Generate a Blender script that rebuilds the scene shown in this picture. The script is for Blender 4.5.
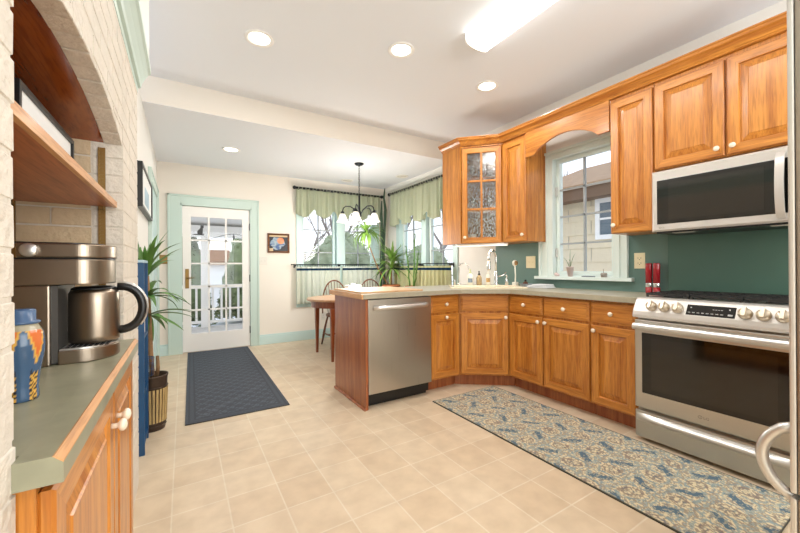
import bpy, bmesh, math, random
from mathutils import Vector, Matrix, noise as mnoise

for o in list(bpy.data.objects): bpy.data.objects.remove(o, do_unlink=True)
S = bpy.context.scene
COL = S.collection
PI = math.pi
R = math.radians

# ------------------------------------------------------------------ camera
cam_d = bpy.data.cameras.new('camera'); cam = bpy.data.objects.new('camera', cam_d); COL.objects.link(cam)
cam_d.sensor_fit = 'HORIZONTAL'; cam_d.sensor_width = 36; cam_d.lens = 352.487/800*36
cam_d.clip_start = 0.02; cam_d.clip_end = 200
a_, p_, r_ = 0.55106671, 1.218e-3, -6.046e-3
fw = Vector((math.sin(a_)*math.cos(p_), math.cos(a_)*math.cos(p_), math.sin(p_)))
rt = Vector((math.cos(a_), -math.sin(a_), 0)); up = rt.cross(fw)
r2 = math.cos(r_)*rt + math.sin(r_)*up; u2 = -math.sin(r_)*rt + math.cos(r_)*up
m3 = Matrix((r2, u2, -fw)).transposed()
cam.matrix_world = Matrix.Translation((0, 0, 1.13)) @ m3.to_4x4()
S.camera = cam

# ------------------------------------------------------------------ world, exposure
W = bpy.data.worlds.new('sky'); S.world = W; W.use_nodes = True
wn = W.node_tree; wn.nodes.clear()
wo = wn.nodes.new('ShaderNodeOutputWorld'); wb = wn.nodes.new('ShaderNodeBackground')
tc = wn.nodes.new('ShaderNodeTexCoord'); sx = wn.nodes.new('ShaderNodeSeparateXYZ')
rp = wn.nodes.new('ShaderNodeValToRGB')
nz = wn.nodes.new('ShaderNodeTexNoise'); nz.inputs['Scale'].default_value = 3; nz.inputs['Detail'].default_value = 5
mx = wn.nodes.new('ShaderNodeMix'); mx.data_type = 'RGBA'
rp.color_ramp.elements[0].position = 0.0; rp.color_ramp.elements[0].color = (.84, .91, 1, 1)
rp.color_ramp.elements[1].position = 0.7; rp.color_ramp.elements[1].color = (.50, .68, 1, 1)
mx.inputs[7].default_value = (1, 1, 1, 1)
wn.links.new(tc.outputs['Generated'], sx.inputs[0]); wn.links.new(sx.outputs[2], rp.inputs[0])
wn.links.new(tc.outputs['Generated'], nz.inputs['Vector'])
wn.links.new(nz.outputs[0], mx.inputs[0]); wn.links.new(rp.outputs[0], mx.inputs[6])
wn.links.new(mx.outputs[2], wb.inputs[0]); wb.inputs[1].default_value = 1.5
wn.links.new(wb.outputs[0], wo.inputs[0])
S.view_settings.view_transform = 'Standard'; S.view_settings.look = 'None'
S.view_settings.gamma = 1; S.view_settings.use_curve_mapping = False
S.view_settings.exposure = 0.13
CAN_W = 7         # watts per recessed can
FLUOR_W = 9
# unseen area light added behind the viewer to brighten the room
rl = bpy.data.lights.new('rear_fill_light', 'AREA'); rl.shape = 'RECTANGLE'; rl.size = 2.6; rl.size_y = 1.7; rl.energy = 85; rl.color = (.92, .97, 1)
rlo = bpy.data.objects.new('rear_fill_light', rl); COL.objects.link(rlo); rlo.location = (1.5, -1.88, 1.45); rlo.rotation_euler = (PI/2, 0, 0)

# ------------------------------------------------------------------ mesh builder
class MB:
    def __init__(s): s.v = []; s.f = []; s.m = []; s.s = []; s.T = Matrix()
    def add(s, vs, fs, m=0, smooth=False):
        b = len(s.v); s.v += [tuple(s.T @ Vector(v)) for v in vs]
        for i, f in enumerate(fs):
            s.f.append([b+k for k in f]); s.m.append(m[i] if isinstance(m, list) else m); s.s.append(smooth)
        return s
    def box(s, x0, x1, y0, y1, z0, z1, m=0):
        vs = [(x, y, z) for z in (z0, z1) for y in (y0, y1) for x in (x0, x1)]
        return s.add(vs, [(0,2,3,1),(4,5,7,6),(0,1,5,4),(1,3,7,5),(3,2,6,7),(2,0,4,6)], m)
    def lathe(s, prof, c=(0,0,0), n=24, axis='z', m=0, smooth=True, cap=True, a0=0, a1=2*PI):
        full = abs(a1-a0-2*PI) < 1e-6
        vs = []; fs = []; k = n if full else n+1
        for r, h in prof:
            for i in range(k):
                t = a0+(a1-a0)*i/n; x, y, z = r*math.cos(t), r*math.sin(t), h
                if axis == 'x': x, y, z = z, x, y
                elif axis == '-x': x, y, z = -z, -x, y
                elif axis == 'y': x, y, z = -x, z, y
                elif axis == '-y': x, y, z = x, -z, y
                vs.append((c[0]+x, c[1]+y, c[2]+z))
        for j in range(len(prof)-1):
            for i in range(n):
                i2 = (i+1) % k if full else i+1
                fs.append((j*k+i, j*k+i2, (j+1)*k+i2, (j+1)*k+i))
        if cap and full:
            if prof[0][0] > 1e-5: fs.append(tuple(range(k-1, -1, -1)))
            if prof[-1][0] > 1e-5: fs.append(tuple((len(prof)-1)*k+i for i in range(k)))
        return s.add(vs, fs, m, smooth)
    def tube(s, pts, r, n=8, m=0, smooth=True, cap=True, closed=False):
        pts = [Vector(p) for p in pts]; N = len(pts); vs = []; fs = []
        rad = r if isinstance(r, (list, tuple)) else [r]*N
        prev = None
        for i in range(N):
            if closed: d = pts[(i+1) % N]-pts[i-1]
            else: d = pts[min(i+1, N-1)]-pts[max(i-1, 0)]
            d.normalize()
            if prev is None:
                a = Vector((0,0,1)) if abs(d.z) < .9 else Vector((1,0,0)); u = d.cross(a).normalized()
            else:
                u = prev - d*prev.dot(d); u.normalize()
            prev = u; w = d.cross(u)
            for k in range(n):
                t = 2*PI*k/n; vs.append(tuple(pts[i]+(u*math.cos(t)+w*math.sin(t))*rad[i]))
        for i in range(N if closed else N-1):
            j = (i+1) % N
            for k in range(n): fs.append((i*n+k, i*n+(k+1) % n, j*n+(k+1) % n, j*n+k))
        if cap and not closed:
            fs.append(tuple(range(n-1, -1, -1))); fs.append(tuple((N-1)*n+k for k in range(n)))
        return s.add(vs, fs, m, smooth)
    def prism(s, poly, a, b, axis='z', m=0):
        n = len(poly)
        def P(p, h):
            return (p[0], p[1], h) if axis == 'z' else ((h, p[0], p[1]) if axis == 'x' else (p[0], h, p[1]))
        vs = [P(p, a) for p in poly]+[P(p, b) for p in poly]
        fs = [tuple(range(n-1, -1, -1)), tuple(range(n, 2*n))]+[(i, (i+1) % n, n+(i+1) % n, n+i) for i in range(n)]
        return s.add(vs, fs, m)
    def grid(s, fn, nu, nv, m=0, smooth=True):
        vs = [fn(i/nu, j/nv) for j in range(nv+1) for i in range(nu+1)]
        fs = [(j*(nu+1)+i, j*(nu+1)+i+1, (j+1)*(nu+1)+i+1, (j+1)*(nu+1)+i) for j in range(nv) for i in range(nu)]
        return s.add(vs, fs, m, smooth)
    def sphere(s, c, r, n=12, k=8, m=0, sz=1.0):
        return s.lathe([(max(1e-6, r*math.sin(PI*i/k)), -r*sz*math.cos(PI*i/k)) for i in range(k+1)], c, n, m=m, cap=False)
    def sweep(s, prof, path, m=0):
        """prof: (outward offset, z); path: list of (x,y); outward is to the right of travel"""
        n = len(path); rings = []
        for i, p in enumerate(path):
            def nrm(a, b):
                d = Vector((b[0]-a[0], b[1]-a[1])).normalized(); return Vector((d.y, -d.x))
            if i == 0: o = nrm(path[0], path[1])
            elif i == n-1: o = nrm(path[-2], path[-1])
            else:
                a = nrm(path[i-1], p); b = nrm(p, path[i+1]); o = (a+b); o = o/ (o.dot(a))
            rings.append([(p[0]+o.x*q, p[1]+o.y*q, z) for q, z in prof])
        k = len(prof); vs = [v for r in rings for v in r]; fs = []
        for i in range(n-1):
            for j in range(k): fs.append((i*k+j, i*k+(j+1) % k, (i+1)*k+(j+1) % k, (i+1)*k+j))
        fs.append(tuple(range(k-1, -1, -1))); fs.append(tuple((n-1)*k+j for j in range(k)))
        return s.add(vs, fs, m)
    def build(s, name, mats, parent=None, bevel=0, loc=None, seg=2, thick=0):
        me = bpy.data.meshes.new(name); me.from_pydata(s.v, [], s.f)
        if not isinstance(mats, (list, tuple)): mats = [mats]
        for m in mats: me.materials.append(m)
        me.polygons.foreach_set('material_index', s.m); me.polygons.foreach_set('use_smooth', s.s)
        bm = bmesh.new(); bm.from_mesh(me)
        bmesh.ops.recalc_face_normals(bm, faces=bm.faces)
        if bevel:
            es = [e for e in bm.edges if len(e.link_faces) == 2 and e.calc_face_angle(0) > .5]
            bmesh.ops.bevel(bm, geom=es, offset=bevel, segments=seg, affect='EDGES', profile=.6, clamp_overlap=True)
        bm.to_mesh(me); bm.free()
        o = bpy.data.objects.new(name, me); COL.objects.link(o)
        if parent: o.parent = parent
        if loc: o.location = loc
        if thick:
            md = o.modifiers.new('solid', 'SOLIDIFY'); md.thickness = thick; md.offset = 0
        return o

def tag(o, label=None, cat=None, group=None, kind=None):
    if label: o['label'] = label
    if cat: o['category'] = cat
    if group: o['group'] = group
    if kind: o['kind'] = kind
    return o
def thing(name, label, cat, loc=(0,0,0), rz=0, group=None, kind=None):
    o = bpy.data.objects.new(name, None); COL.objects.link(o); o.location = loc; o.rotation_euler = (0, 0, rz)
    o.empty_display_size = .05
    return tag(o, label, cat, group, kind)
def struct(o): o['kind'] = 'structure'; return o
def copy_tree(o, parent=None):
    c = o.copy(); COL.objects.link(c)
    if parent: c.parent = parent
    for ch in list(o.children): copy_tree(ch, c)
    return c

# ------------------------------------------------------------------ materials
def lin(h):
    h = h.lstrip('#'); v = [int(h[i:i+2], 16)/255 for i in (0, 2, 4)]
    return tuple(c/12.92 if c <= .04045 else ((c+.055)/1.055)**2.4 for c in v)+(1,)
def nmat(name):
    m = bpy.data.materials.new(name); m.use_nodes = True; nt = m.node_tree
    return m, nt, nt.nodes['Principled BSDF']
def mat(name, col, rough=.5, metal=0, var=0, scale=8, bump=0, bscale=60, spec=.5, coat=0, emis=None, estr=0, stretch=None, sheen=0):
    m, nt, b = nmat(name); c = lin(col) if isinstance(col, str) else col
    b.inputs['Base Color'].default_value = c; b.inputs['Roughness'].default_value = rough
    b.inputs['Metallic'].default_value = metal; b.inputs['Specular IOR Level'].default_value = spec
    b.inputs['Coat Weight'].default_value = coat; b.inputs['Sheen Weight'].default_value = sheen
    L = nt.links.new
    t = nt.nodes.new('ShaderNodeTexCoord'); mp = nt.nodes.new('ShaderNodeMapping'); L(t.outputs['Object'], mp.inputs[0])
    if stretch: mp.inputs['Scale'].default_value = stretch
    if var:
        n = nt.nodes.new('ShaderNodeTexNoise'); n.inputs['Scale'].default_value = scale; n.inputs['Detail'].default_value = 4
        r = nt.nodes.new('ShaderNodeValToRGB'); r.color_ramp.elements[0].position = .3; r.color_ramp.elements[1].position = .7
        r.color_ramp.elements[0].color = tuple(max(0, x*(1-var)) for x in c[:3])+(1,)
        r.color_ramp.elements[1].color = tuple(min(1, x*(1+var)) for x in c[:3])+(1,)
        L(mp.outputs[0], n.inputs['Vector']); L(n.outputs[0], r.inputs[0]); L(r.outputs[0], b.inputs['Base Color'])
    if bump:
        n = nt.nodes.new('ShaderNodeTexNoise'); n.inputs['Scale'].default_value = bscale; n.inputs['Detail'].default_value = 3
        bp = nt.nodes.new('ShaderNodeBump'); bp.inputs['Strength'].default_value = bump; bp.inputs['Distance'].default_value = .01
        L(mp.outputs[0], n.inputs['Vector']); L(n.outputs[0], bp.inputs['Height']); L(bp.outputs[0], b.inputs['Normal'])
    if emis:
        b.inputs['Emission Color'].default_value = lin(emis) if isinstance(emis, str) else emis; b.inputs['Emission Strength'].default_value = estr
    return m
def wood(name, dark, light, axis='z', rough=.33, grain=1.0, coat=.25):
    """stretched-noise grain running along the axis, in object space"""
    m, nt, b = nmat(name); L = nt.links.new
    t = nt.nodes.new('ShaderNodeTexCoord'); mp = nt.nodes.new('ShaderNodeMapping'); L(t.outputs['Object'], mp.inputs[0])
    lo, hi = 1.6*grain, 26*grain
    mp.inputs['Scale'].default_value = {'z': (hi, hi, lo), 'x': (lo, hi, hi), 'y': (hi, lo, hi)}[axis]
    n = nt.nodes.new('ShaderNodeTexNoise'); n.inputs['Scale'].default_value = 1; n.inputs['Detail'].default_value = 6; n.inputs['Roughness'].default_value = .62
    n.inputs['Distortion'].default_value = .6
    r = nt.nodes.new('ShaderNodeValToRGB'); e = r.color_ramp.elements
    e[0].position = .32; e[0].color = lin(dark); e[1].position = .66; e[1].color = lin(light)
    mp2 = nt.nodes.new('ShaderNodeMapping'); L(t.outputs['Object'], mp2.inputs[0])
    mp2.inputs['Scale'].default_value = {'z': (90, 90, 5), 'x': (5, 90, 90), 'y': (90, 5, 90)}[axis]
    n2 = nt.nodes.new('ShaderNodeTexNoise'); n2.inputs['Scale'].default_value = 1.6; n2.inputs['Detail'].default_value = 2
    r2_ = nt.nodes.new('ShaderNodeValToRGB'); r2_.color_ramp.elements[0].position = .36; r2_.color_ramp.elements[0].color = (.72, .66, .6, 1)
    r2_.color_ramp.elements[1].position = .5; r2_.color_ramp.elements[1].color = (1, 1, 1, 1)
    mm = nt.nodes.new('ShaderNodeMix'); mm.data_type = 'RGBA'; mm.blend_type = 'MULTIPLY'; mm.inputs[0].default_value = .8
    L(mp.outputs[0], n.inputs['Vector']); L(n.outputs[0], r.inputs[0]); L(mp2.outputs[0], n2.inputs['Vector']); L(n2.outputs[0], r2_.inputs[0])
    L(r.outputs[0], mm.inputs[6]); L(r2_.outputs[0], mm.inputs[7]); L(mm.outputs[2], b.inputs['Base Color'])
    b.inputs['Roughness'].default_value = rough; b.inputs['Coat Weight'].default_value = coat; b.inputs['Coat Roughness'].default_value = .18
    return m
def steel(name, col, rough=.3, axis='x'):
    m, nt, b = nmat(name); L = nt.links.new
    b.inputs['Base Color'].default_value = lin(col); b.inputs['Metallic'].default_value = 1; b.inputs['Roughness'].default_value = rough
    t = nt.nodes.new('ShaderNodeTexCoord'); mp = nt.nodes.new('ShaderNodeMapping'); L(t.outputs['Object'], mp.inputs[0])
    mp.inputs['Scale'].default_value = {'x': (2, 300, 300), 'z': (300, 300, 2), 'y': (300, 2, 300)}[axis]
    n = nt.nodes.new('ShaderNodeTexNoise'); n.inputs['Scale'].default_value = 1; L(mp.outputs[0], n.inputs['Vector'])
    r = nt.nodes.new('ShaderNodeMapRange'); r.inputs[3].default_value = rough*.95; r.inputs[4].default_value = rough*1.06
    L(n.outputs[0], r.inputs[0]); L(r.outputs[0], b.inputs['Roughness'])
    bp = nt.nodes.new('ShaderNodeBump'); bp.inputs['Strength'].default_value = .012; bp.inputs['Distance'].default_value = .001
    L(n.outputs[0], bp.inputs['Height']); L(bp.outputs[0], b.inputs['Normal'])
    return m
def pane_mat(name, tint=(1, 1, 1, 1), gloss=.07, rough=0.0, bump=0, bscale=40):
    m = bpy.data.materials.new(name); m.use_nodes = True; nt = m.node_tree; nt.nodes.clear(); L = nt.links.new
    o = nt.nodes.new('ShaderNodeOutputMaterial'); mxs = nt.nodes.new('ShaderNodeMixShader')
    tr = nt.nodes.new('ShaderNodeBsdfTransparent'); tr.inputs[0].default_value = tint
    g = nt.nodes.new('ShaderNodeBsdfGlossy'); g.inputs['Roughness'].default_value = rough
    mxs.inputs[0].default_value = gloss
    L(tr.outputs[0], mxs.inputs[1]); L(g.outputs[0], mxs.inputs[2]); L(mxs.outputs[0], o.inputs[0])
    if bump:
        t = nt.nodes.new('ShaderNodeTexCoord'); n = nt.nodes.new('ShaderNodeTexNoise'); n.inputs['Scale'].default_value = bscale
        bp = nt.nodes.new('ShaderNodeBump'); bp.inputs['Strength'].default_value = bump
        L(t.outputs['Object'], n.inputs['Vector']); L(n.outputs[0], bp.inputs['Height']); L(bp.outputs[0], g.inputs['Normal'])
    return m
def cloth(name, col, trans=.35, stripe=None, rough=.9):
    m = bpy.data.materials.new(name); m.use_nodes = True; nt = m.node_tree; nt.nodes.clear(); L = nt.links.new
    o = nt.nodes.new('ShaderNodeOutputMaterial'); mxs = nt.nodes.new('ShaderNodeMixShader'); mxs.inputs[0].default_value = trans
    d = nt.nodes.new('ShaderNodeBsdfDiffuse'); tl = nt.nodes.new('ShaderNodeBsdfTranslucent')
    t = nt.nodes.new('ShaderNodeTexCoord'); n = nt.nodes.new('ShaderNodeTexNoise'); n.inputs['Scale'].default_value = 180
    r = nt.nodes.new('ShaderNodeValToRGB'); c = lin(col)
    r.color_ramp.elements[0].position = .3; r.color_ramp.elements[1].position = .7
    r.color_ramp.elements[0].color = tuple(x*.86 for x in c[:3])+(1,); r.color_ramp.elements[1].color = tuple(min(1, x*1.08) for x in c[:3])+(1,)
    L(t.outputs['Object'], n.inputs['Vector']); L(n.outputs[0], r.inputs[0])
    L(r.outputs[0], d.inputs[0]); L(r.outputs[0], tl.inputs[0])
    L(d.outputs[0], mxs.inputs[1]); L(tl.outputs[0], mxs.inputs[2]); L(mxs.outputs[0], o.inputs[0])
    return m
def attr_mat(name, rough=.8, bump=0, bscale=400, sheen=0):
    m, nt, b = nmat(name); a = nt.nodes.new('ShaderNodeAttribute'); a.attribute_name = 'pattern'
    nt.links.new(a.outputs['Color'], b.inputs['Base Color']); b.inputs['Roughness'].default_value = rough
    b.inputs['Sheen Weight'].default_value = sheen
    if bump:
        t = nt.nodes.new('ShaderNodeTexCoord'); n = nt.nodes.new('ShaderNodeTexNoise'); n.inputs['Scale'].default_value = bscale
        bp = nt.nodes.new('ShaderNodeBump'); bp.inputs['Strength'].default_value = bump; bp.inputs['Distance'].default_value = .003
        nt.links.new(t.outputs['Object'], n.inputs['Vector']); nt.links.new(n.outputs[0], bp.inputs['Height']); nt.links.new(bp.outputs[0], b.inputs['Normal'])
    return m
def paint_attr(o, fn):
    """face-corner colours from fn(local point) -> linear rgb: printed or woven patterns"""
    me = o.data; at = me.color_attributes.new('pattern', 'FLOAT_COLOR', 'CORNER')
    cols = [tuple(fn(v.co)[:3])+(1,) for v in me.vertices]
    buf = []
    for l in me.loops: buf += cols[l.vertex_index]
    at.data.foreach_set('color', buf)

M = {}
OAK = ('#AB621F', '#D8923F')
M['oak'] = wood('oak_upright', *OAK, axis='z'); M['oak_h'] = wood('oak_level', *OAK, axis='x'); M['oak_y'] = wood('oak_depth', *OAK, axis='y')
M['cherry'] = wood('reddish_panel_wood', '#8A4522', '#B06A3A', axis='z', grain=.8)
M['shelf'] = wood('shelf_wood', '#98502A', '#BC7040', axis='y', grain=.7, rough=.45)
M['shelf_edge'] = wood('pale_edge_wood', '#C98E58', '#DCA873', axis='y', rough=.5)
M['ply'] = wood('varnished_plywood', '#6E2C0E', '#A4561F', axis='y', grain=.35, rough=.16, coat=.6)
M['board'] = wood('maple_board', '#D2A67A', '#E3BE94', axis='x', rough=.5, coat=0)
M['table'] = wood('table_wood', '#7A3A1C', '#9C5530', axis='z', rough=.3)
M['table_top'] = wood('table_top_wood', '#B0835E', '#C79C76', axis='x', rough=.28)
M['chair'] = wood('chair_wood', '#5C3119', '#7C4828', axis='z', rough=.35)
M['wall'] = mat('cream_wall_paint', '#E8E1D6', .75, bump=.05, bscale=150)
M['white_wall'] = mat('white_wall_paint', '#ECEAE4', .75, bump=.05, bscale=150)
M['ceil'] = mat('ceiling_paint', '#EAEDF2', .9, bump=.04, bscale=120)
M['brick'] = mat('painted_brick', '#D8CFC1', .7, var=.05, scale=12, bump=.6, bscale=55)
M['brick_tan'] = mat('tan_alcove_brick', '#C9B291', .7, var=.06, scale=12, bump=.6, bscale=55)  # alcove brick in a darker, tanner tone than the face
M['mortar'] = mat('painted_mortar', '#D4CBBD', .8, bump=.4, bscale=80)
M['mint'] = mat('mint_trim_paint', '#C3D5CC', .4)
M['mint_blue'] = mat('pale_blue_trim_paint', '#C3DAD8', .4)
M['pale'] = mat('pale_window_paint', '#DDE9E4', .4)
M['white'] = mat('white_paint', '#F0EEEA', .4)
M['door'] = mat('door_paint', '#EFEBE6', .4)
M['green'] = mat('green_wall_paint', '#628078', .5, var=.05, scale=3)
M['green_dk'] = mat('green_panel_paint', '#48685B', .38, var=.05, scale=3)
M['lam'] = mat('sage_laminate', '#96947C', .35, var=.12, scale=14)
M['lam2'] = mat('beige_grey_laminate', '#ABA48F', .3, var=.06, scale=30)
M['steel'] = steel('brushed_steel', '#C9C5BE', .3, 'x'); M['steel_v'] = steel('brushed_steel_upright', '#BDB6AC', .28, 'z')
M['steel_lt'] = mat('satin_silver', '#D8D6D2', .33, metal=.85)
M['appl_white'] = mat('pale_silver_enamel', '#CFCAC4', .3, metal=.3)
M['black'] = mat('black_plastic', '#141414', .35); M['blackgloss'] = mat('black_glass', '#0B0A08', .05, spec=.6)
M['ovenglass'] = mat('oven_glass', '#17130C', .07, spec=.7)
M['iron'] = mat('cast_iron', '#1D1B1A', .6, bump=.3, bscale=200)
M['darkmetal'] = mat('dark_bronze', '#1E2226', .4, metal=.6)
M['brass'] = mat('brass', '#8E7040', .4, metal=.75); M['chrome'] = mat('chrome', '#D9D9D9', .12, metal=1)
M['ceramic'] = mat('cream_knob_ceramic', '#F1E2CB', .25, coat=.4)
M['sink'] = mat('biscuit_sink', '#EADBBE', .2, coat=.5)
M['plate_c'] = mat('cream_plastic', '#E9DDB8', .4); M['plate_w'] = mat('white_plastic', '#DDD9CF', .4); M['slot'] = mat('slot_dark', '#3A342A', .6)
M['pane'] = pane_mat('window_pane', gloss=.015)
M['rain'] = pane_mat('rain_glass', tint=(.90, .90, .88, 1), gloss=.10, rough=.15, bump=.9, bscale=70)
_m = M['rain']; _nt = _m.node_tree; _t = _nt.nodes.new('ShaderNodeTexCoord'); _n = _nt.nodes.new('ShaderNodeTexNoise'); _n.inputs['Scale'].default_value = 95; _n.inputs['Detail'].default_value = 2
_r = _nt.nodes.new('ShaderNodeMapRange'); _r.inputs[1].default_value = .42; _r.inputs[2].default_value = .66; _r.inputs[3].default_value = .02; _r.inputs[4].default_value = .42
_mp = _nt.nodes.new('ShaderNodeMapping'); _mp.inputs['Scale'].default_value = (1, 1, .45)
_nt.links.new(_t.outputs['Object'], _mp.inputs[0]); _nt.links.new(_mp.outputs[0], _n.inputs['Vector']); _nt.links.new(_n.outputs[0], _r.inputs[0])
for _x in _nt.nodes:
    if _x.type == 'MIX_SHADER': _nt.links.new(_r.outputs[0], _x.inputs[0])
M['glassware'] = pane_mat('glassware', tint=(.86, .9, .9, 1), gloss=.25, rough=.05)
M['valance'] = cloth('sage_valance_cloth', '#D6DBC3', .5); M['cafe'] = cloth('pale_cafe_cloth', '#F0F2E8', .6); M['cafe2'] = cloth('olive_cafe_cloth', '#DEDBB6', .6)
M['navy'] = cloth('navy_band', '#233B52', .1)
M['blue'] = mat('blue_painted_wood', '#14466F', .4, var=.1, scale=10); M['blue_edge'] = mat('light_blue_edge', '#A9C3CF', .5)
M['leaf'] = mat('yucca_leaf', '#4F7A2E', .4, var=.35, scale=9); M['leaf_lt'] = mat('light_leaf', '#6F9440', .45, var=.3, scale=12)
M['cactus'] = mat('cactus_skin', '#2E4A34', .5, var=.25, scale=20); M['trunk'] = mat('plant_cane', '#8A6A48', .8, var=.3, scale=25)
M['terra'] = mat('terracotta', '#A4653F', .8, var=.12); M['soil'] = mat('potting_soil', '#3B2A1E', 1, bump=.6)
M['red'] = mat('red_lacquer', '#A31220', .18, coat=.6)
M['shade'] = mat('frosted_shade', '#F6F4EE', .4, emis='#FFF4E2', estr=.45)
M['glow'] = mat('lamp_glow', '#FFFFFF', .5, emis='#FFF6E6', estr=6)
M['tube'] = mat('fluorescent_lens', '#FFFFFF', .5, emis='#FFFDF6', estr=4.0)
M['strip'] = mat('cabinet_light_lens', '#FFFFFF', .5, emis='#FFF0D8', estr=1.0)
M['snow'] = mat('snow', '#F2F4F8', .8, bump=.4, bscale=4)
M['deck'] = mat('deck_boards', '#C9C4BC', .8, var=.1)
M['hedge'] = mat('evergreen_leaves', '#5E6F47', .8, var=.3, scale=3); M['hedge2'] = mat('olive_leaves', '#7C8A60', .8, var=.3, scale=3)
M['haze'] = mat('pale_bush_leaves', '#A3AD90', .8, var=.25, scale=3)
M['bark'] = mat('grey_bark', '#938B84', .9, var=.25, scale=8)
M['siding'] = mat('cream_siding', '#DDCFB2', .8, var=.03); M['roof'] = mat('brown_shingles', '#A88B6E', .9, var=.15, scale=6, bump=.5, bscale=12)
M['eave'] = mat('brown_eave_paint', '#6E5540', .7)
M['shade_glass'] = mat('dark_far_window', '#5F6E78', .15)
M['paper'] = mat('white_paper', '#EEF0EE', .7); M['towel'] = mat('white_towel_cloth', '#E6E8EA', .95, bump=.5, bscale=120)
M['bucket'] = mat('rusty_bucket_metal', '#4A3B30', .55, metal=.5, var=.3, scale=14)
M['stave'] = mat('bucket_stave', '#B79B66', .6, var=.25, scale=20, stretch=(6, 6, .6))

def floor_mat():
    m, nt, b = nmat('vinyl_floor_tile'); L = nt.links.new
    t = nt.nodes.new('ShaderNodeTexCoord'); mp = nt.nodes.new('ShaderNodeMapping'); L(t.outputs['Object'], mp.inputs[0])
    s = .2300; mp.inputs['Location'].default_value = (.05/s, (-1.92)/s+20, 0); mp.inputs['Scale'].default_value = (1/s, 1/s, 1)
    br = nt.nodes.new('ShaderNodeTexBrick'); br.offset = 0; br.squash = 1
    br.inputs['Scale'].default_value = 1; br.inputs['Brick Width'].default_value = 1; br.inputs['Row Height'].default_value = 1
    br.inputs['Mortar Size'].default_value = .018; br.inputs['Mortar Smooth'].default_value = .4; br.inputs['Bias'].default_value = 0
    br.inputs['Color1'].default_value = lin('#DDCAAF'); br.inputs['Color2'].default_value = lin('#D6C0A3'); br.inputs['Mortar'].default_value = lin('#E3D5BF')
    L(mp.outputs[0], br.inputs['Vector'])
    n = nt.nodes.new('ShaderNodeTexNoise'); n.inputs['Scale'].default_value = 9; n.inputs['Detail'].default_value = 6; L(t.outputs['Object'], n.inputs['Vector'])
    r = nt.nodes.new('ShaderNodeValToRGB'); r.color_ramp.elements[0].color = (.86, .84, .82, 1); r.color_ramp.elements[1].color = (1.0, 1.0, 1.0, 1)
    r.color_ramp.elements[0].position = .3; r.color_ramp.elements[1].position = .65; L(n.outputs[0], r.inputs[0])
    mm = nt.nodes.new('ShaderNodeMix'); mm.data_type = 'RGBA'; mm.blend_type = 'MULTIPLY'; mm.inputs[0].default_value = 1
    L(br.outputs[0], mm.inputs[6]); L(r.outputs[0], mm.inputs[7]); L(mm.outputs[2], b.inputs['Base Color'])
    b.inputs['Roughness'].default_value = .34; b.inputs['Specular IOR Level'].default_value = .4
    bp = nt.nodes.new('ShaderNodeBump'); bp.inputs['Strength'].default_value = .25; bp.inputs['Distance'].default_value = .002; bp.invert = True
    L(br.outputs[1], bp.inputs['Height']); L(bp.outputs[0], b.inputs['Normal'])
    return m
M['floor'] = floor_mat()

# ------------------------------------------------------------------ room shell
ZC, ZL = 2.735, 2.51          # kitchen ceiling, dining ceiling
YF, XR, YB = 5.48, 3.11, -1.9  # far wall, right wall, back wall
XL = -.285                     # plaster left wall
XB = -.204                     # brick face
struct(MB().box(-1.0, XR+.15, YB-.15, YF+.15, -.08, 0).build('floor', M['floor']))
mb = MB(); mb.box(-1.0, XR+.15, YB-.15, 3.58, ZC, ZC+.1); mb.box(-1.0, XR+.15, 3.58, 3.70, ZL, ZC+.1, 1); mb.box(-1.0, XR+.15, 3.70, YF+.15, ZL, ZL+.1)
mb.box(-1.0, XR+.15, 3.5805, 3.70, ZL-.001, ZL, 0)
struct(mb.build('ceiling', [M['ceil'], M['wall']]))

def wall_with_holes(axis, pos, th, u0, u1, z0, z1, holes):
    """axis 'y': plane y=pos, runs along x; 'x': plane x=pos, runs along y; thickness goes outward (+)"""
    mb = MB()
    def put(a, b, c, d):
        if b-a < 1e-4 or d-c < 1e-4: return
        mb.box(a, b, pos, pos+th, c, d) if axis == 'y' else mb.box(pos, pos+th, a, b, c, d)
    cur = u0
    for (a, b, c, d) in sorted(holes):
        put(cur, a, z0, z1); put(a, b, z0, c); put(a, b, d, z1); cur = b
    put(cur, u1, z0, z1); return mb
D0, D1, DZ = -.035, .845, 1.985            # door opening
W1 = (1.57, 2.85, .60, 2.14)               # far window opening
W2 = (3.66, 5.06, .60, 2.14)               # dining side window
W3 = (1.585, 2.175, 1.03, 2.185)           # kitchen window
struct(wall_with_holes('y', YF, .15, -1.0, XR+.15, 0, ZL, [(D0, D1, 0, DZ), W1]).build('wall_far', M['wall']))
struct(wall_with_holes('x', XR, .15, YB-.15, YF, 0, ZC, [W2, W3]).build('wall_right', M['white_wall']))
struct(MB().box(-1.0, XR, YB-.15, YB, 0, ZC).build('wall_back', M['wall']))
struct(MB().box(XL-.15, XL, 2.27, YF, 0, ZL).build('wall_left', M['white_wall']))

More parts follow.
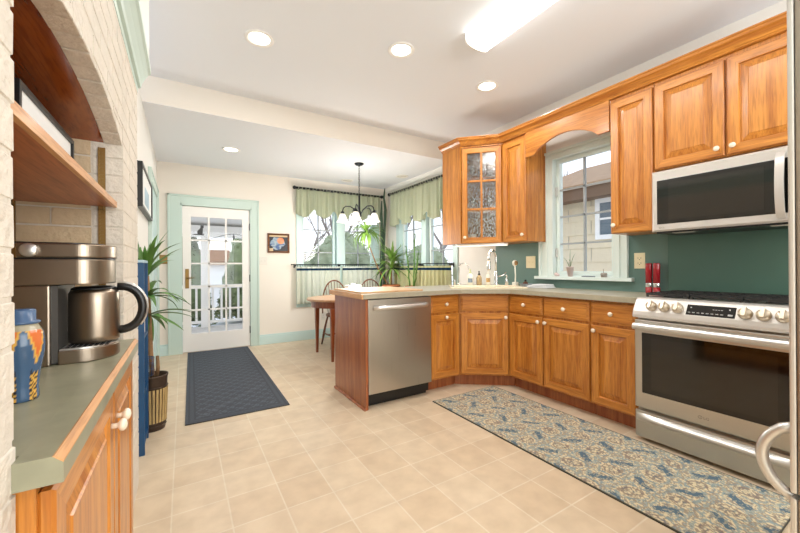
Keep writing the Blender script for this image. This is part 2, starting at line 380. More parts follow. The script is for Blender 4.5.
# painted brick chimney with an arched alcove
AY0, AY1, AZ, AR = .71, 1.776, 1.62, .072   # alcove y range, spring height, rise
BY1 = 2.30                                  # end of the brick
def arch_z(y):
    c = (AY0+AY1)/2; h = (AY1-AY0)/2; Rr = (h*h+AR*AR)/(2*AR)
    return AZ+AR-Rr+math.sqrt(max(0, Rr*Rr-(y-c)**2))
rb = random.Random(5)
mb = MB()
XI = -.60
NA = 20
ys = [AY0+(AY1-AY0)*i/NA for i in range(NA+1)]
mb.box(XI, XB-.0015, YB, AY0-.004, 0, 2.12)
mb.box(XI, XB-.0015, AY1+.004, BY1-.006, 0, 2.12)
mb.prism([(AY0-.004, 2.12)]+[(y, arch_z(y)+.004) for y in ys]+[(AY1+.004, 2.12)], -.262, XB-.0015, 'x')
mb.box(XI-.05, XI, YB, BY1-.006, 0, 2.12)
def brickbox(x0, x1, y0, y1, z0, z1, b=.0022, m=1, zs=None):
    j = lambda s=.0007: rb.uniform(-s, s)
    if min(x1-x0, y1-y0, z1-z0) < .012: return
    vs = []; x0 += j(); x1 += j(.0008); y0 += j(); y1 += j(); z0 += j(); z1 += j()
    for (z, k) in ((z0, b), (z0+b, 0), (z1-b, 0), (z1, b)):
        for (x, y) in ((x0+k, y0+k), (x1-k, y0+k), (x1-k, y1-k), (x0+k, y1-k)): vs.append((x+j(.0005), y+j(.0005), z))
    if zs: vs = [(x, y, zv+zs(y)) for x, y, zv in vs]
    fs = [(3, 2, 1, 0), (12, 13, 14, 15)]
    for q in range(3):
        for i in range(4): fs.append((q*4+i, q*4+(i+1) % 4, q*4+4+(i+1) % 4, q*4+4+i))
    mb.add(vs, fs, m, False)
BH, BL, G = .068, .205, .006
row = 0; z = 0.0
while z < 2.08:
    z1 = min(z+BH, 2.075); off = (row % 2)*BL/2
    # face bricks, clipped around the arch opening
    y = AY0-off-9*(BL+G)
    spans = []
    y = AY0
    k = 0
    while y > YB+.3:                                   # near pier, laid back from the jamb
        L_ = BL if (k or row % 2 == 0) else BL/2
        spans.append((y-L_, y)); y -= L_+G; k += 1
    y = AY1; k = 0
    while y < BY1-.02:                                 # far pier
        L_ = BL if (k or row % 2 == 0) else BL/2
        spans.append((y, min(y+L_, BY1))); y += L_+G; k += 1
    for (a, b) in spans: brickbox(XB-.09, XB, a, b, z+G/2, z1-G/2)
    # over the arch
    if z1 > AZ+.02:
        y = AY0-off
        while y < AY1:
            a, b = max(y, AY0), min(y+BL, AY1)
            if b-a > .03:
                zz = max(z+G/2, max(arch_z(a), arch_z(b), arch_z((a+b)/2))+.012) if z < AZ+AR+.15 else z+G/2
                if z1-G/2-zz > .015: brickbox(XB-.05, XB, a+G/2, b-G/2, zz, z1-G/2)
            y += BL+G
    # jamb faces going back into the alcove
    if z1 < AZ+.03:
        x = XB-.092-(0 if row % 2 else .1)
        xs = [(XB-.092-G, XB-.092-.11-G)] if row % 2 else []
        x = xs[-1][1]-G if xs else XB-.092-G
        while x > XI+.03:
            xs.append((x, max(x-BL, XI+.01))); x -= BL+G
        for (b, a) in xs:
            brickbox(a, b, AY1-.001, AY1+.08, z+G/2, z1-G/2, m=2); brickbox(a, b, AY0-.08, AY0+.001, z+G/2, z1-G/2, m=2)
    z += BH; row += 1
# the soffit ring of the arch: bricks on edge
nv = 13
for i in range(nv):
    a = AY0+(AY1-AY0)*i/nv+.003; b = AY0+(AY1-AY0)*(i+1)/nv-.003
    brickbox(-.262, XB-.001, a, b, -.002, .05, .002, m=1, zs=arch_z)
struct(mb.build('wall_left_brick', [M['mortar'], M['brick'], M['brick_tan']]))
# plaster breast above the brick
struct(MB().box(XI, -.150, YB, 2.295, 2.185, ZC).build('wall_left_upper', M['white_wall']))
# mint cornice between brick and plaster
prof = [(-.05, 2.062), (.002, 2.062), (.004, 2.085), (.016, 2.09), (.02, 2.11), (.034, 2.14), (.05, 2.165), (.06, 2.172), (.06, 2.2), (-.05, 2.2)]
struct(MB().sweep([(q, z) for q, z in prof], [(XB, YB), (XB, 2.315)]).build('trim_1', M['mint']))

# plywood vault lining behind the brick arch
def vault(u, v): y = AY0+(AY1-AY0)*u; return (-.262-(.33)*v, y, arch_z(y)+.002)
mb = MB(); mb.grid(vault, 24, 2)
mb.grid(lambda u, v: (lambda p: (p[0], p[1], p[2]+.008))(vault(u, v)), 24, 2)
tag(mb.build('arch_lining', M['ply']), 'glossy reddish plywood lining curving under the brick arch', 'panel', kind='structure')
struct(MB().box(XI, XI+.004, AY0, AY1, .0, 1.75).build('wall_alcove', M['brick_tan']))

# baseboards
def bb(name, x0, x1, y0, y1):
    mb = MB(); mb.box(x0, x1, y0, y1, 0, .125); 
    if x1-x0 > y1-y0: mb.box(x0, x1, y0+.006, y1, .125, .145)
    else: mb.box(x0, x1-.006, y0, y1, .125, .145) if x0 < 0 else mb.box(x0+.006, x1, y0, y1, .125, .145)
    return struct(mb.build(name, M['mint_blue'], bevel=.003))
bb('baseboard_far', .945, XR, YF-.018, YF); bb('baseboard_far.001', XL, -.145, YF-.018, YF)
bb('baseboard_left', XL, XL+.018, 2.70, 4.12); bb('baseboard_right', XR-.018, XR, 3.2, YF-.02)
# cornice strip in the dining corner on the window wall
struct(MB().prism([(XR, ZL), (XR-.075, ZL), (XR-.07, ZL-.012), (XR-.02, ZL-.055), (XR-.012, ZL-.085), (XR, ZL-.085)], 3.70, YF, 'y').build('trim_2', M['white']))

# green backsplash
mb = MB(); mb.box(XR-.004, XR, 1.20, 2.92, .918, 1.0); mb.box(XR-.004, XR, 1.20, W3[0]-.10, 1.0, 1.40); mb.box(XR-.004, XR, W3[1]+.13, 2.92, 1.0, 1.40)
struct(mb.build('trim_3', M['green']))
struct(MB().box(XR-.016, XR, .10, 1.1995, .90, 1.42).build('trim_4', M['green_dk'], bevel=.002))

# ------------------------------------------------------------------ far door
dr = thing('door_1', 'white fifteen-pane french door with mint casing at the far wall', 'door', (0, YF, 0), kind='structure')
mb = MB()
CZ = 2.095; A0, A1 = -.165, .935
mb.box(A0, D0, -.022, 0, 0, CZ); mb.box(D1, A1, -.022, 0, 0, CZ); mb.box(D0, D1, -.022, 0, DZ, CZ)
mb.box(A0-.008, A0+.014, -.032, 0, 0, CZ+.008); mb.box(A1-.014, A1+.008, -.032, 0, 0, CZ+.008); mb.box(A0-.008, A1+.008, -.032, 0, CZ-.014, CZ+.008)
mb.box(D0, D0+.022, -.022, .15, 0, DZ); mb.box(D1-.022, D1, -.022, .15, 0, DZ); mb.box(D0, D1, -.022, .15, DZ-.02, DZ)
mb.build('door_casing', M['mint'], dr, bevel=.002)
GX0, GX1, GZ0, GZ1 = .088, .722, .25, 1.822
mb = MB(); X0, X1, T0, T1 = D0+.026, D1-.026, .004, .044
mb.box(X0, GX0, T0, T1, .012, DZ-.024); mb.box(GX1, X1, T0, T1, .012, DZ-.024); mb.box(GX0, GX1, T0, T1, .012, GZ0); mb.box(GX0, GX1, T0, T1, GZ1, DZ-.024)
leaf = mb.build('door_leaf', M['door'], dr)
mb = MB()
for i in (1, 2): x = GX0+(GX1-GX0)*i/3; mb.box(x-.011, x+.011, T0+.004, T1-.004, GZ0, GZ1)
for j in range(1, 5): z = GZ0+(GZ1-GZ0)*j/5; mb.box(GX0, GX1, T0+.004, T1-.004, z-.011, z+.011)
mb.build('muntin_grid', M['door'], leaf)
MB().box(GX0, GX1, .022, .026, GZ0, GZ1).build('glass_pane', M['pane'], leaf)
mb = MB(); mb.box(X0+.028, X0+.072, T0-.007, T0, .86, 1.12); mb.build('latch_plate', M['brass'], leaf, bevel=.003)
mb = MB(); mb.lathe([(.008, 0), (.008, .045)], (X0+.05, T0-.007, 1.0), 12, '-y'); mb.tube([(X0+.05, T0-.05, 1.0), (X0+.09, T0-.055, 1.0), (X0+.145, T0-.05, 1.004)], [.009, .008, .006]); mb.build('lever_handle', M['brass'], leaf)
for z in (.24, .98, 1.72):
    h = MB().box(X1-.006, X1+.014, T0-.012, T0+.012, z-.05, z+.05).build('hinge', M['darkmetal'], dr, bevel=.003)
# black cat sticker on the top left pane
cx, cz, k = .192, 1.592, .00125
def oval(a0, b0, w0, h0, n0=18): return [(cx+(a0+w0*math.cos(2*PI*i/n0))*k, cz+(b0+h0*math.sin(2*PI*i/n0))*k) for i in range(n0)]
def tri(*p): return [(cx+x*k, cz+z*k) for x, z in p]
mb = MB()
for i, pl_ in enumerate((oval(2, 20, 26, 32), oval(14, 46, 17, 26), oval(22, 78, 17, 16), tri((8, 84), (20, 90), (10, 108)), tri((24, 90), (37, 84), (35, 108)), oval(-34, -4, 34, 6), oval(22, -4, 22, 7))):
    mb.prism(pl_, YF+.0193+.0001*i, YF+.0213, 'y')
o = mb.build('cat_sticker', M['black'])
tag(o, 'black sitting cat sticker on the top left pane of the french door', 'sticker')

# ------------------------------------------------------------------ casement windows
def window(name, label, loc, rz, Wd, z0, z1, panes, casing, cmat, smat, grid, sill=None, mull=.12, inset=.05, grille=None):
    """local x along the wall as seen from inside, y outward"""
    t = thing(name, label, 'window', loc, rz, kind='structure')
    mb = MB(); l, r, tp, bt = casing
    mb.box(-l, 0, -.02, 0, z0-bt, z1+tp); mb.box(Wd, Wd+r, -.02, 0, z0-bt, z1+tp); mb.box(0, Wd, -.02, 0, z1, z1+tp)
    if bt: mb.box(0, Wd, -.02, 0, z0-bt, z0)
    if not bt:
        zt_ = z1+tp
        mb.box(-l-.004, -l+.018, -.036, -.001, z0+.001, zt_+.004); mb.box(Wd+r-.018, Wd+r+.004, -.036, -.001, z0+.001, zt_+.004); mb.box(-l-.003, Wd+r+.003, -.0355, -.0012, zt_-.02, zt_+.003)
        mb.box(-l*.45, -l*.45+.02, -.029, -.019, z0+.001, z1+tp*.45); mb.box(Wd+r*.45-.02, Wd+r*.45, -.029, -.019, z0+.001, z1+tp*.45); mb.box(-l*.45+.0005, Wd+r*.45-.0005, -.0285, -.019, z1+tp*.45-.02, z1+tp*.45-.0005)
    mb.box(0, .012, -.02, .15, z0, z1); mb.box(Wd-.012, Wd, -.02, .15, z0, z1); mb.box(.012, Wd-.012, -.02, .15, z1-.012, z1); mb.box(.012, Wd-.012, -.02, .15, z0, z0+.012)
    pw = (Wd-mull*(panes-1))/panes
    for i in range(1, panes): mb.box(pw*i+mull*(i-1), pw*i+mull*i, -.012, .14, z0+.012, z1-.012)
    mb.build('window_casing', cmat, t, bevel=.0015)
    for i in range(panes):
        x0 = pw*i+mull*i+.014; x1 = x0+pw-.028; f = .036
        mb = MB(); y0, y1 = inset, inset+.035
        mb.box(x0, x0+f, y0, y1, z0+.014, z1-.014); mb.box(x1-f, x1, y0, y1, z0+.014, z1-.014); mb.box(x0+f, x1-f, y0, y1, z0+.014, z0+.014+f); mb.box(x0+f, x1-f, y0, y1, z1-.014-f, z1-.014)
        s = mb.build('sash', smat, t, bevel=.002)
        gx0, gx1, gz0, gz1 = x0+f, x1-f, z0+.014+f, z1-.014-f
        MB().box(gx0, gx1, y0+.016, y0+.02, gz0, gz1).build('glass_pane', M['pane'], s)
        mb = MB()
        for k in range(1, grid[0]): x = gx0+(gx1-gx0)*k/grid[0]; mb.box(x-.008, x+.008, y0+.005, y0+.03, gz0, gz1)
        for k in range(1, grid[1]): z = gz0+(gz1-gz0)*k/grid[1]; mb.box(gx0, gx1, y0+.005, y0+.03, z-.008, z+.008)
        mb.build('muntin_grid', grille or smat, s)
    if sill:
        MB().box(-l-sill[0], Wd+r+sill[0], -sill[1], .012, z0-.03, z0).build('window_sill', cmat, t, bevel=.004)
    return t
M['grille'] = mat('grey_muntin', '#A2A8AB', .4)
window('window_1', 'double casement window on the far wall beside the dining table', (W1[0], YF, 0), 0, W1[1]-W1[0], W1[2], W1[3], 2, (.085, .085, .10, .085), M['mint_blue'], M['mint_blue'], (2, 4), mull=.12, grille=M['grille'])
window('window_2', 'double casement window in the side wall behind the tall plants', (XR, W2[1], 0), -PI/2, W2[1]-W2[0], W2[2], W2[3], 2, (.085, .085, .10, .085), M['mint_blue'], M['pale'], (2, 4), mull=.12, grille=M['grille'])
w3 = window('window_3', 'kitchen casement window over the counter facing the neighbouring house', (XR, W3[1], 0), -PI/2, W3[1]-W3[0], W3[2], W3[3], 1, (.135, .105, .065, 0), M['pale'], M['pale'], (2, 4), sill=(.045, .055), grille=M['grille'], inset=.04)
for z in (1.26, 1.86): MB().box(.014, .03, .022, .04, z-.045, z+.045).build('hinge', M['steel_lt'], w3, bevel=.002)

# unseen frame added around the rear fill light, no opening behind it
mb = MB()
for a, b, c, d in ((.08, .20, .48, 2.42), (2.80, 2.92, .48, 2.42), (.2005, 2.7995, .48, .595), (.2005, 2.7995, 2.305, 2.42)): mb.box(a, b, YB+.0005, YB+.03, c, d)
struct(mb.build('rear_light_frame', M['pale']))
# closed door in the left wall near the corner
d2 = thing('door_2', 'white door with mint casing in the left wall near the far corner', 'door', (XL, 4.12, 0), PI/2, kind='structure')
mb = MB(); mb.box(0, .10, -.022, 0, 0, 2.10); mb.box(1.10, 1.20, -.022, 0, 0, 2.10); mb.box(.10, 1.10, -.022, 0, 2.0, 2.10); mb.box(-.004, .015, -.03, -.001, 0, 2.104); mb.box(1.185, 1.204, -.03, -.001, 0, 2.104); mb.box(-.003, 1.203, -.0295, -.0012, 2.085, 2.103)
mb.build('door_casing', M['mint'], d2, bevel=.002)
mb = MB(); mb.box(.102, 1.098, -.008, 0, .01, 1.998)
for (a, b) in ((.2, .56), (.64, 1.0)):
    for (c, d) in ((.2, .85), (1.0, 1.85)): mb.box(a, b, -.014, -.008, c, d)
mb.build('door_leaf', M['mint_blue'], d2, bevel=.003)

# ------------------------------------------------------------------ cabinets (local: x to the right, front faces -y, z up)
def knob(x, y, z, parent, m=None):
    mb = MB(); mb.lathe([(.0075, 0), (.0065, .010), (.0075, .014), (.0155, .019), (.0165, .025), (.013, .031), (.005, .034), (1e-5, .0345)], (x, y, z), 16, '-y')
    return mb.build('knob', m or M['ceramic'], parent)
def rings(mb, x0, x1, z0, z1, lst, fill=True, mats=(0, 1)):
    """nested rectangles: lst of (inset, y); mitred faces, sides take mats[0], top/bottom mats[1]"""
    vs = []; fs = []; ms = []
    for d, y in lst: vs += [(x0+d, y, z0+d), (x1-d, y, z0+d), (x1-d, y, z1-d), (x0+d, y, z1-d)]
    for i in range(len(lst)-1):
        for k in range(4):
            fs.append((i*4+k, i*4+(k+1) % 4, i*4+4+(k+1) % 4, i*4+4+k)); ms.append(mats[1] if k in (0, 2) else mats[0])
    if fill: b = (len(lst)-1)*4; fs.append((b, b+1, b+2, b+3)); ms.append(mats[0])
    mb.add(vs, fs, ms)
def door(parent, x0, x1, z0, z1, kn=None, w=.056, t=.02, name='door'):
    mb = MB(); rings(mb, x0, x1, z0, z1, [(0.004, 0), (0, -.004), (0, -t+.005), (.005, -t), (w-.001, -t), (w+.0015, -t+.004), (w+.003, -t+.0145), (w+.007, -t+.0145)], fill=False)
    mb.box(x0+.01, x1-.01, -.0052, -.001, z0+.01, z1-.01)
    d = mb.build(name, [M['oak'], M['oak_h']], parent)
    mb = MB(); p = w+.0075
    rings(mb, x0+p, x1-p, z0+p, z1-p, [(0, -.006), (0, -t+.0140), (.0005, -t+.0135), (.032, -t+.004), (.036, -t+.0004), (.04, -t+.0002)])
    mb.build('raised_panel', [M['oak'], M['oak']], d)
    if kn: knob(kn[0], -t, kn[1], d)
    return d
def drawer(parent, x0, x1, z0, z1, kn=True, t=.02):
    mb = MB(); rings(mb, x0, x1, z0, z1, [(.004, 0), (0, -.004), (0, -t+.008), (.006, -t+.004), (.016, -t+.003), (.020, -t), (.03, -t)], mats=(0, 0))
    d = mb.build('drawer', [M['oak_h']], parent)
    if kn: knob((x0+x1)/2, -t, (z0+z1)/2, d)
    return d
def carcass(parent, Wd, D, z0, z1, toe=0, toe_in=.07):
    mb = MB(); mb.box(.001, Wd-.001, 0, D, z0+toe, z1)
    b = mb.build('carcass', M['oak'], parent)
    if toe: MB().box(.001, Wd-.001, toe_in, D, z0, z0+toe).build('toe_kick', M['cherry'], parent)
    return b
TOE, CT, TOP = .105, .878, .918
# right-hand run: face frame plane x = 2.597
FX = 2.597
t = thing('base_cabinet', 'oak base cabinet with two doors and two drawers under the kitchen window', 'cabinet', (FX, 2.27, 0), -PI/2)
Wc = 2.27-1.50; carcass(t, Wc, XR-FX-.02, 0, CT-.001, TOE)
s = 2.27-1.905
drawer(t, .006, s-.004, .712, .862); drawer(t, s+.006, Wc-.006, .712, .862)
door(t, .006, s-.004, .118, .692, (s-.034, .655)); door(t, s+.006, Wc-.006, .118, .692, (s+.034, .655))
t = thing('base_cabinet', 'oak base cabinet with one door and one drawer left of the steel range', 'cabinet', (FX, 1.498, 0), -PI/2)
Wc = 1.498-1.176; carcass(t, Wc, XR-FX-.02, 0, CT-.001, TOE)
drawer(t, .006, Wc-.012, .712, .862); door(t, .006, Wc-.012, .118, .692, (.036, .655))
# peninsula narrow cabinet, faces the room
PY = 2.552
t = thing('base_cabinet', 'narrow oak base cabinet between the dishwasher and the sink corner', 'cabinet', (1.868, PY, 0), 0)
Wc = 2.215-1.868; carcass(t, Wc, .60, 0, CT-.001, TOE)
drawer(t, .010, Wc-.010, .712, .862); door(t, .010, Wc-.010, .118, .692, (Wc/2, .668))
# diagonal sink base
PA, PBt = Vector((2.222, PY, 0)), Vector((FX, 2.276, 0))
dv = PBt-PA; Wd = dv.length; ang = math.atan2(dv.y, dv.x)
t = thing('sink_base_cabinet', 'oak corner sink cabinet with false drawer front set diagonally', 'cabinet', PA, ang)
inv = (Matrix.Translation(PA) @ Matrix.Rotation(ang, 4, 'Z')).inverted()
def loc2(pts): return [tuple((inv @ Vector((x, y, 0)))[:2]) for x, y in pts]
MB().prism(loc2([(2.222, PY), (FX, 2.276), (3.09, 2.276), (3.09, 3.15), (2.222, 3.15)]), TOE, CT-.001).build('carcass', M['oak'], t)
MB().prism(loc2([(2.222, PY+.07), (FX+.07, 2.276), (3.09, 2.276), (3.09, 3.15), (2.222, 3.15)]), 0, TOE).build('toe_kick', M['cherry'], t)
drawer(t, .014, Wd-.014, .712, .862, kn=False); door(t, .014, Wd-.014, .118, .692, (Wd-.042, .655))

# peninsula end panel and dining-side back panel
t = thing('peninsula_panel', 'reddish wooden end panel of the peninsula with quarter-round at the floor', 'panel', (1.217, 2.503, 0))
MB().box(0, .022, 0, .655, 0, CT-.001).build('end_panel', M['cherry'], t, bevel=.001)
MB().box(.022, 1.87, .6525, .6645, 0, CT-.001).build('back_panel', M['cherry'], t)
MB().prism([(0, 0), (-.016, 0), (-.014, .008), (-.008, .014), (0, .016)], -.006, .655, 'y').build('shoe_moulding', M['cherry'], t)

# dishwasher
t = thing('dishwasher', 'stainless dishwasher with curved bar handle in the peninsula', 'dishwasher', (1.243, 2.553, 0))
Wx = 1.865-1.243
MB().box(.004, Wx-.004, .002, .575, .03, CT-.004).build('tub', M['black'], t)
mb = MB(); mb.box(.003, Wx-.003, -.045, .0, .115, .868); mb.build('door_panel', M['steel_v'], t, bevel=.005)
mb = MB(); pts = []
for i in range(13):
    u = i/12; pts.append((.045+(Wx-.09)*u, -.050-.040*math.sin(PI*u)**.5, .802))
for i in range(12):
    pass
vs = []
for p in pts:
    for (dy, dz) in ((0, -.020), (-.012, -.016), (-.016, 0), (-.012, .016), (0, .020), (.004, 0)): vs.append((p[0], p[1]+dy, p[2]+dz))
fs = [(i*6+k, i*6+(k+1) % 6, i*6+6+(k+1) % 6, i*6+6+k) for i in range(12) for k in range(6)]+[tuple(range(5, -1, -1)), tuple(72+k for k in range(6))]
mb.add(vs, fs, 0, True); mb.build('handle', M['steel_lt'], t)
MB().box(.012, Wx-.012, .03, .06, .0, .11).build('kick_plate', M['black'], t)

# worktop: peninsula, sink corner and window run in one
OV = [(1.190, 2.482), (2.200, 2.482), (2.548, 2.226), (2.548, 1.172), (XR-.006, 1.172), (XR-.006, 3.19), (1.190, 3.19)]
SC, SA = Vector((2.63, 2.61, 0)), ang        # sink centre and direction
t = thing('worktop', 'beige grey laminate worktop over the peninsula and window base cabinets', 'countertop', (0, 0, 0))
MB().prism(OV, CT, TOP).build('slab', M['lam2'], t, bevel=.003)
MB().box(1.176, 1.1895, 2.482, 3.19, CT, TOP).build('wood_edge', M['shelf_edge'], t, bevel=.002)
t = thing('cutting_board', 'pale wooden board lying on the free end of the peninsula worktop', 'cutting board', (1.20, 2.545, TOP))
MB().box(0, .60, 0, .60, .0, .014).build('board', M['board'], t, bevel=.003)

# drop-in sink
t = thing('sink', 'biscuit drop-in kitchen sink set diagonally in the corner worktop', 'sink', (SC.x, SC.y, TOP), SA)
def rrect(w, d, r, n=5):
    out = []
    for cx_, cy_, a in ((w-r, d-r, 0), (-w+r, d-r, PI/2), (-w+r, -d+r, PI), (w-r, -d+r, 1.5*PI)):
        for i in range(n+1): q = a+PI/2*i/n; out.append((cx_+r*math.cos(q), cy_+r*math.sin(q)))
    return out
mb = MB(); loops = [(rrect(.37, .235, .05), 0), (rrect(.37, .235, .05), .008), (rrect(.362, .227, .045), .014), (rrect(.325, .165, .06), .014), (rrect(.318, .158, .06), .006), (rrect(.30, .14, .06), .001)]
vs = []; n = 24
for lp, z in loops:
    for x, y in lp: vs.append((x, y-(.045 if z in (.014, .006, .001) and abs(lp[0][0]) < .33 else 0), z))
fs = [(i*n+k, i*n+(k+1) % n, i*n+n+(k+1) % n, i*n+n+k) for i in range(len(loops)-1) for k in range(n)]+[tuple((len(loops)-1)*n+k for k in range(n))]
mb.add(vs, fs, 0, False); mb.build('basin', M['sink'], t)
MB().lathe([(.04, .002), (.036, .004), (.03, .0025), (1e-5, .0025)], (0, -.045, 0), 20).build('drain', M['chrome'], t)

# ------------------------------------------------------------------ upper cabinets
UX, UB, UT = 2.811, 1.373, 2.402
def upper(label, y1, y0, z0, fronts):
    t = thing('wall_cabinet', label, 'cabinet', (UX, y1, 0), -PI/2)
    carcass(t, y1-y0, XR-UX-.005, z0, UT)
    for f in fronts: door(t, *f)
    return t
Y1 = 2.535
upper('narrow oak wall cabinet left of the kitchen window', Y1-.003, 2.24, UB, [(.006, .289, UB+.004, 2.375, (.262, UB+.062))])
upper('tall oak wall cabinet between the kitchen window and the microwave', 1.46, 1.165, UB, [(.006, .289, UB+.004, 2.375, (.034, UB+.062))])
upper('oak wall cabinet with two doors above the microwave', 1.163, .40, 1.788, [(.004, .377, 1.794, 2.375, (.345, 1.84)), (.387, .76, 1.794, 2.375, (.419, 1.84))])
# arched valance board bridging the window
pts = [(2.2385, UT), (2.2385, 2.165)]
for i in range(17):
    u = i/16; y = 2.15-(2.15-1.55)*u; pts.append((y, 2.165+.115*math.sin(PI*u)**.75+(0 if u not in (0, 1) else .0)))
pts += [(1.4625, 2.165), (1.4625, UT)]
o = MB().prism(pts, UX-.020, UX, 'x').build('window_valance_board', M['oak_y'], bevel=.0015)
tag(o, 'arched oak valance board bridging the wall cabinets over the kitchen window', 'valance board')
# diagonal glass corner cabinet
A_ = (2.503, 2.826); B_ = (2.793, Y1); UXb = XR-.005
A2 = (A_[0], A_[1]); 
dv = Vector((B_[0]-A_[0], B_[1]-A_[1], 0)); gang = math.atan2(dv.y, dv.x); gW = dv.length
# face-frame plane sits .02 behind the door plane
nrm = Vector((-dv.y, dv.x, 0)).normalized()
o0 = Vector((A_[0], A_[1], 0))+nrm*.021
t = thing('glass_corner_cabinet', 'oak diagonal corner wall cabinet with six-pane glass door', 'cabinet', o0, gang)
inv = (Matrix.Translation(o0) @ Matrix.Rotation(gang, 4, 'Z')).inverted()
C0 = (2.516, 2.842); C1 = (2.806, Y1+.002)
poly = [C0, C1, (UXb, Y1+.002), (UXb, 3.14), (2.503, 3.14), (2.503, 2.842)]
mb = MB()
for z in (UB, UT-.018): mb.prism(loc2(poly), z, z+.018)
for a, b, c, d in ((2.503, 2.521, 2.842, 3.14), (UXb-.018, UXb, Y1+.002, 3.14), (2.521, UXb-.018, 3.122, 3.14), (2.806, UXb-.018, Y1+.002, Y1+.02)):
    mb.prism(loc2([(a, c), (b, c), (b, d), (a, d)]), UB+.018, UT-.018)
mb.build('carcass', M['oak'], t)
for z in (1.71, 2.06): MB().prism(loc2([(2.545, 2.87), (2.825, Y1+.04), (UXb-.02, Y1+.04), (UXb-.02, 3.12), (2.545, 3.12)]), z, z+.014).build('shelf', M['oak_h'], t)
mb = MB(); w = .058; q = gW
rings(mb, .004, q-.004, UB+.004, 2.375, [(.004, 0), (0, -.004), (0, -.015), (.005, -.02), (w-.006, -.02), (w, -.014), (w, 0)], fill=False)
d = mb.build('door', [M['oak'], M['oak_h']], t)
gx0, gx1, gz0, gz1 = .004+w, q-.004-w, UB+.004+w, 2.375-w
mb = MB(); mb.box(q/2-.010, q/2+.010, -.018, -.004, gz0, gz1)
for k in (1, 2): z = gz0+(gz1-gz0)*k/3; mb.box(gx0, q/2-.010, -.018, -.004, z-.010, z+.010); mb.box(q/2+.010, gx1, -.018, -.004, z-.010, z+.010)
mb.build('muntin_grid', M['oak'], d); MB().box(gx0, gx1, -.003, .0, gz0, gz1).build('glass_pane', M['rain'], d)
knob(.034, -.02, UB+.062, d)
# crown moulding along the top
prof = [(-.03, 2.403), (.002, 2.403), (.006, 2.412), (.012, 2.414), (.018, 2.424), (.034, 2.440), (.050, 2.448), (.054, 2.462), (.062, 2.466), (.062, 2.474), (-.03, 2.474)]
path = [(2.503, 3.14), (A_[0], A_[1]+.008), (B_[0]-.003, Y1), (2.791, .40)]
path = [(2.501, 3.14), (2.501, 2.834), (2.789, Y1), (2.789, .40)]
o = MB().sweep([(q, z) for q, z in prof], path).build('crown_moulding', M['oak_y'])
o = tag(o, 'oak crown moulding running along the tops of the wall cabinets', 'moulding')
# light strip under the corner cabinet
t = thing('under_cabinet_light', 'slim lit light strip under the glass corner cabinet', 'light', (2.69, 2.73, UB-.001), gang-.12)
MB().box(-.27, .27, -.03, .03, -.022, 0).build('housing', M['white'], t, bevel=.002)
MB().box(-.265, .265, -.034, .026, -.027, -.0225).build('lens', M['strip'], t)
la = bpy.data.lights.new('strip_light', 'AREA'); la.shape = 'RECTANGLE'; la.size = .36; la.size_y = .05; la.energy = .7; la.color = (1, .9, .72)
lo = bpy.data.objects.new('strip_light', la); COL.objects.link(lo); lo.parent = t; lo.location = (0, 0, -.03)

# ------------------------------------------------------------------ text marks
def text_mesh(name, body, size, mt, parent, loc, rot, depth=.0006):
    cu = bpy.data.curves.new(name, 'FONT'); cu.body = body; cu.size = size; cu.extrude = depth; cu.align_x = 'LEFT'
    tmp = bpy.data.objects.new(name+'_src', cu); COL.objects.link(tmp)
    bpy.context.view_layer.update()
    me = bpy.data.meshes.new_from_object(tmp.evaluated_get(bpy.context.evaluated_depsgraph_get()))
    bpy.data.objects.remove(tmp, do_unlink=True)
    me.materials.clear(); me.materials.append(mt)
    o = bpy.data.objects.new(name, me); COL.objects.link(o); o.parent = parent; o.location = loc; o.rotation_euler = rot
    return o
M['mark'] = mat('logo_grey', '#8A857E', .4); M['mark_w'] = mat('display_marks', '#B9B9B9', .5)
def lg_mark(parent, x, y, z, s):
    mb = MB(); mb.lathe([(s*.62, -.0005), (s*.62, .0008), (s*.48, .0008), (s*.48, -.0005)], (x, y, z), 20, '-y', cap=False)
    mb.box(x-s*.06, x+s*.06, y-.001, y, z-s*.25, z+s*.3); mb.box(x-s*.06, x+s*.3, y-.001, y, z-s*.25, z-s*.15)
    mb.build('logo', M['mark'], parent)
    text_mesh('logo_letters', 'LG', s*1.35, M['mark'], parent, (x+s*.9, y-.0005, z-s*.45), (PI/2, 0, 0))

# ------------------------------------------------------------------ range
t = thing('gas_range', 'stainless slide-in gas range with six knobs at the right of the counter', 'stove', (2.56, 1.166, 0), -PI/2)
RW = .758
MB().box(.004, RW-.004, .0, .53, .02, .905).build('body', M['steel'], t)
dr_ = MB().box(.004, RW-.004, -.05, -.002, .215, .782).build('oven_door', M['steel'], t, bevel=.008)
MB().box(.048, RW-.048, -.0535, -.0495, .315, .70).build('oven_window', M['blackgloss'], dr_, bevel=.001)
MB().box(.10, RW-.10, -.0545, -.0533, .345, .672).build('inner_glass', M['ovenglass'], dr_)
mb = MB(); mb.prism([(-.050, .722), (-.098, .722), (-.106, .735), (-.104, .75), (-.095, .762), (-.05, .762)], .012, RW-.012, 'x'); mb.build('handle', M['steel_lt'], dr_, bevel=.004)
lg_mark(dr_, .345, -.0505, .262, .016)
mb = MB(); mb.box(.004, RW-.004, -.046, -.002, .025, .196); dw = mb.build('drawer', M['steel'], t, bevel=.006)
mb = MB(); mb.grid(lambda u, v: (.012+(RW-.024)*u, -.046-.030*math.sin(PI*v)*(1-abs(2*u-1)**6), .128+.052*v), 24, 8); mb.box(.012, RW-.012, -.047, -.045, .128, .18)
mb.build('drawer_grip', M['steel_lt'], dw)
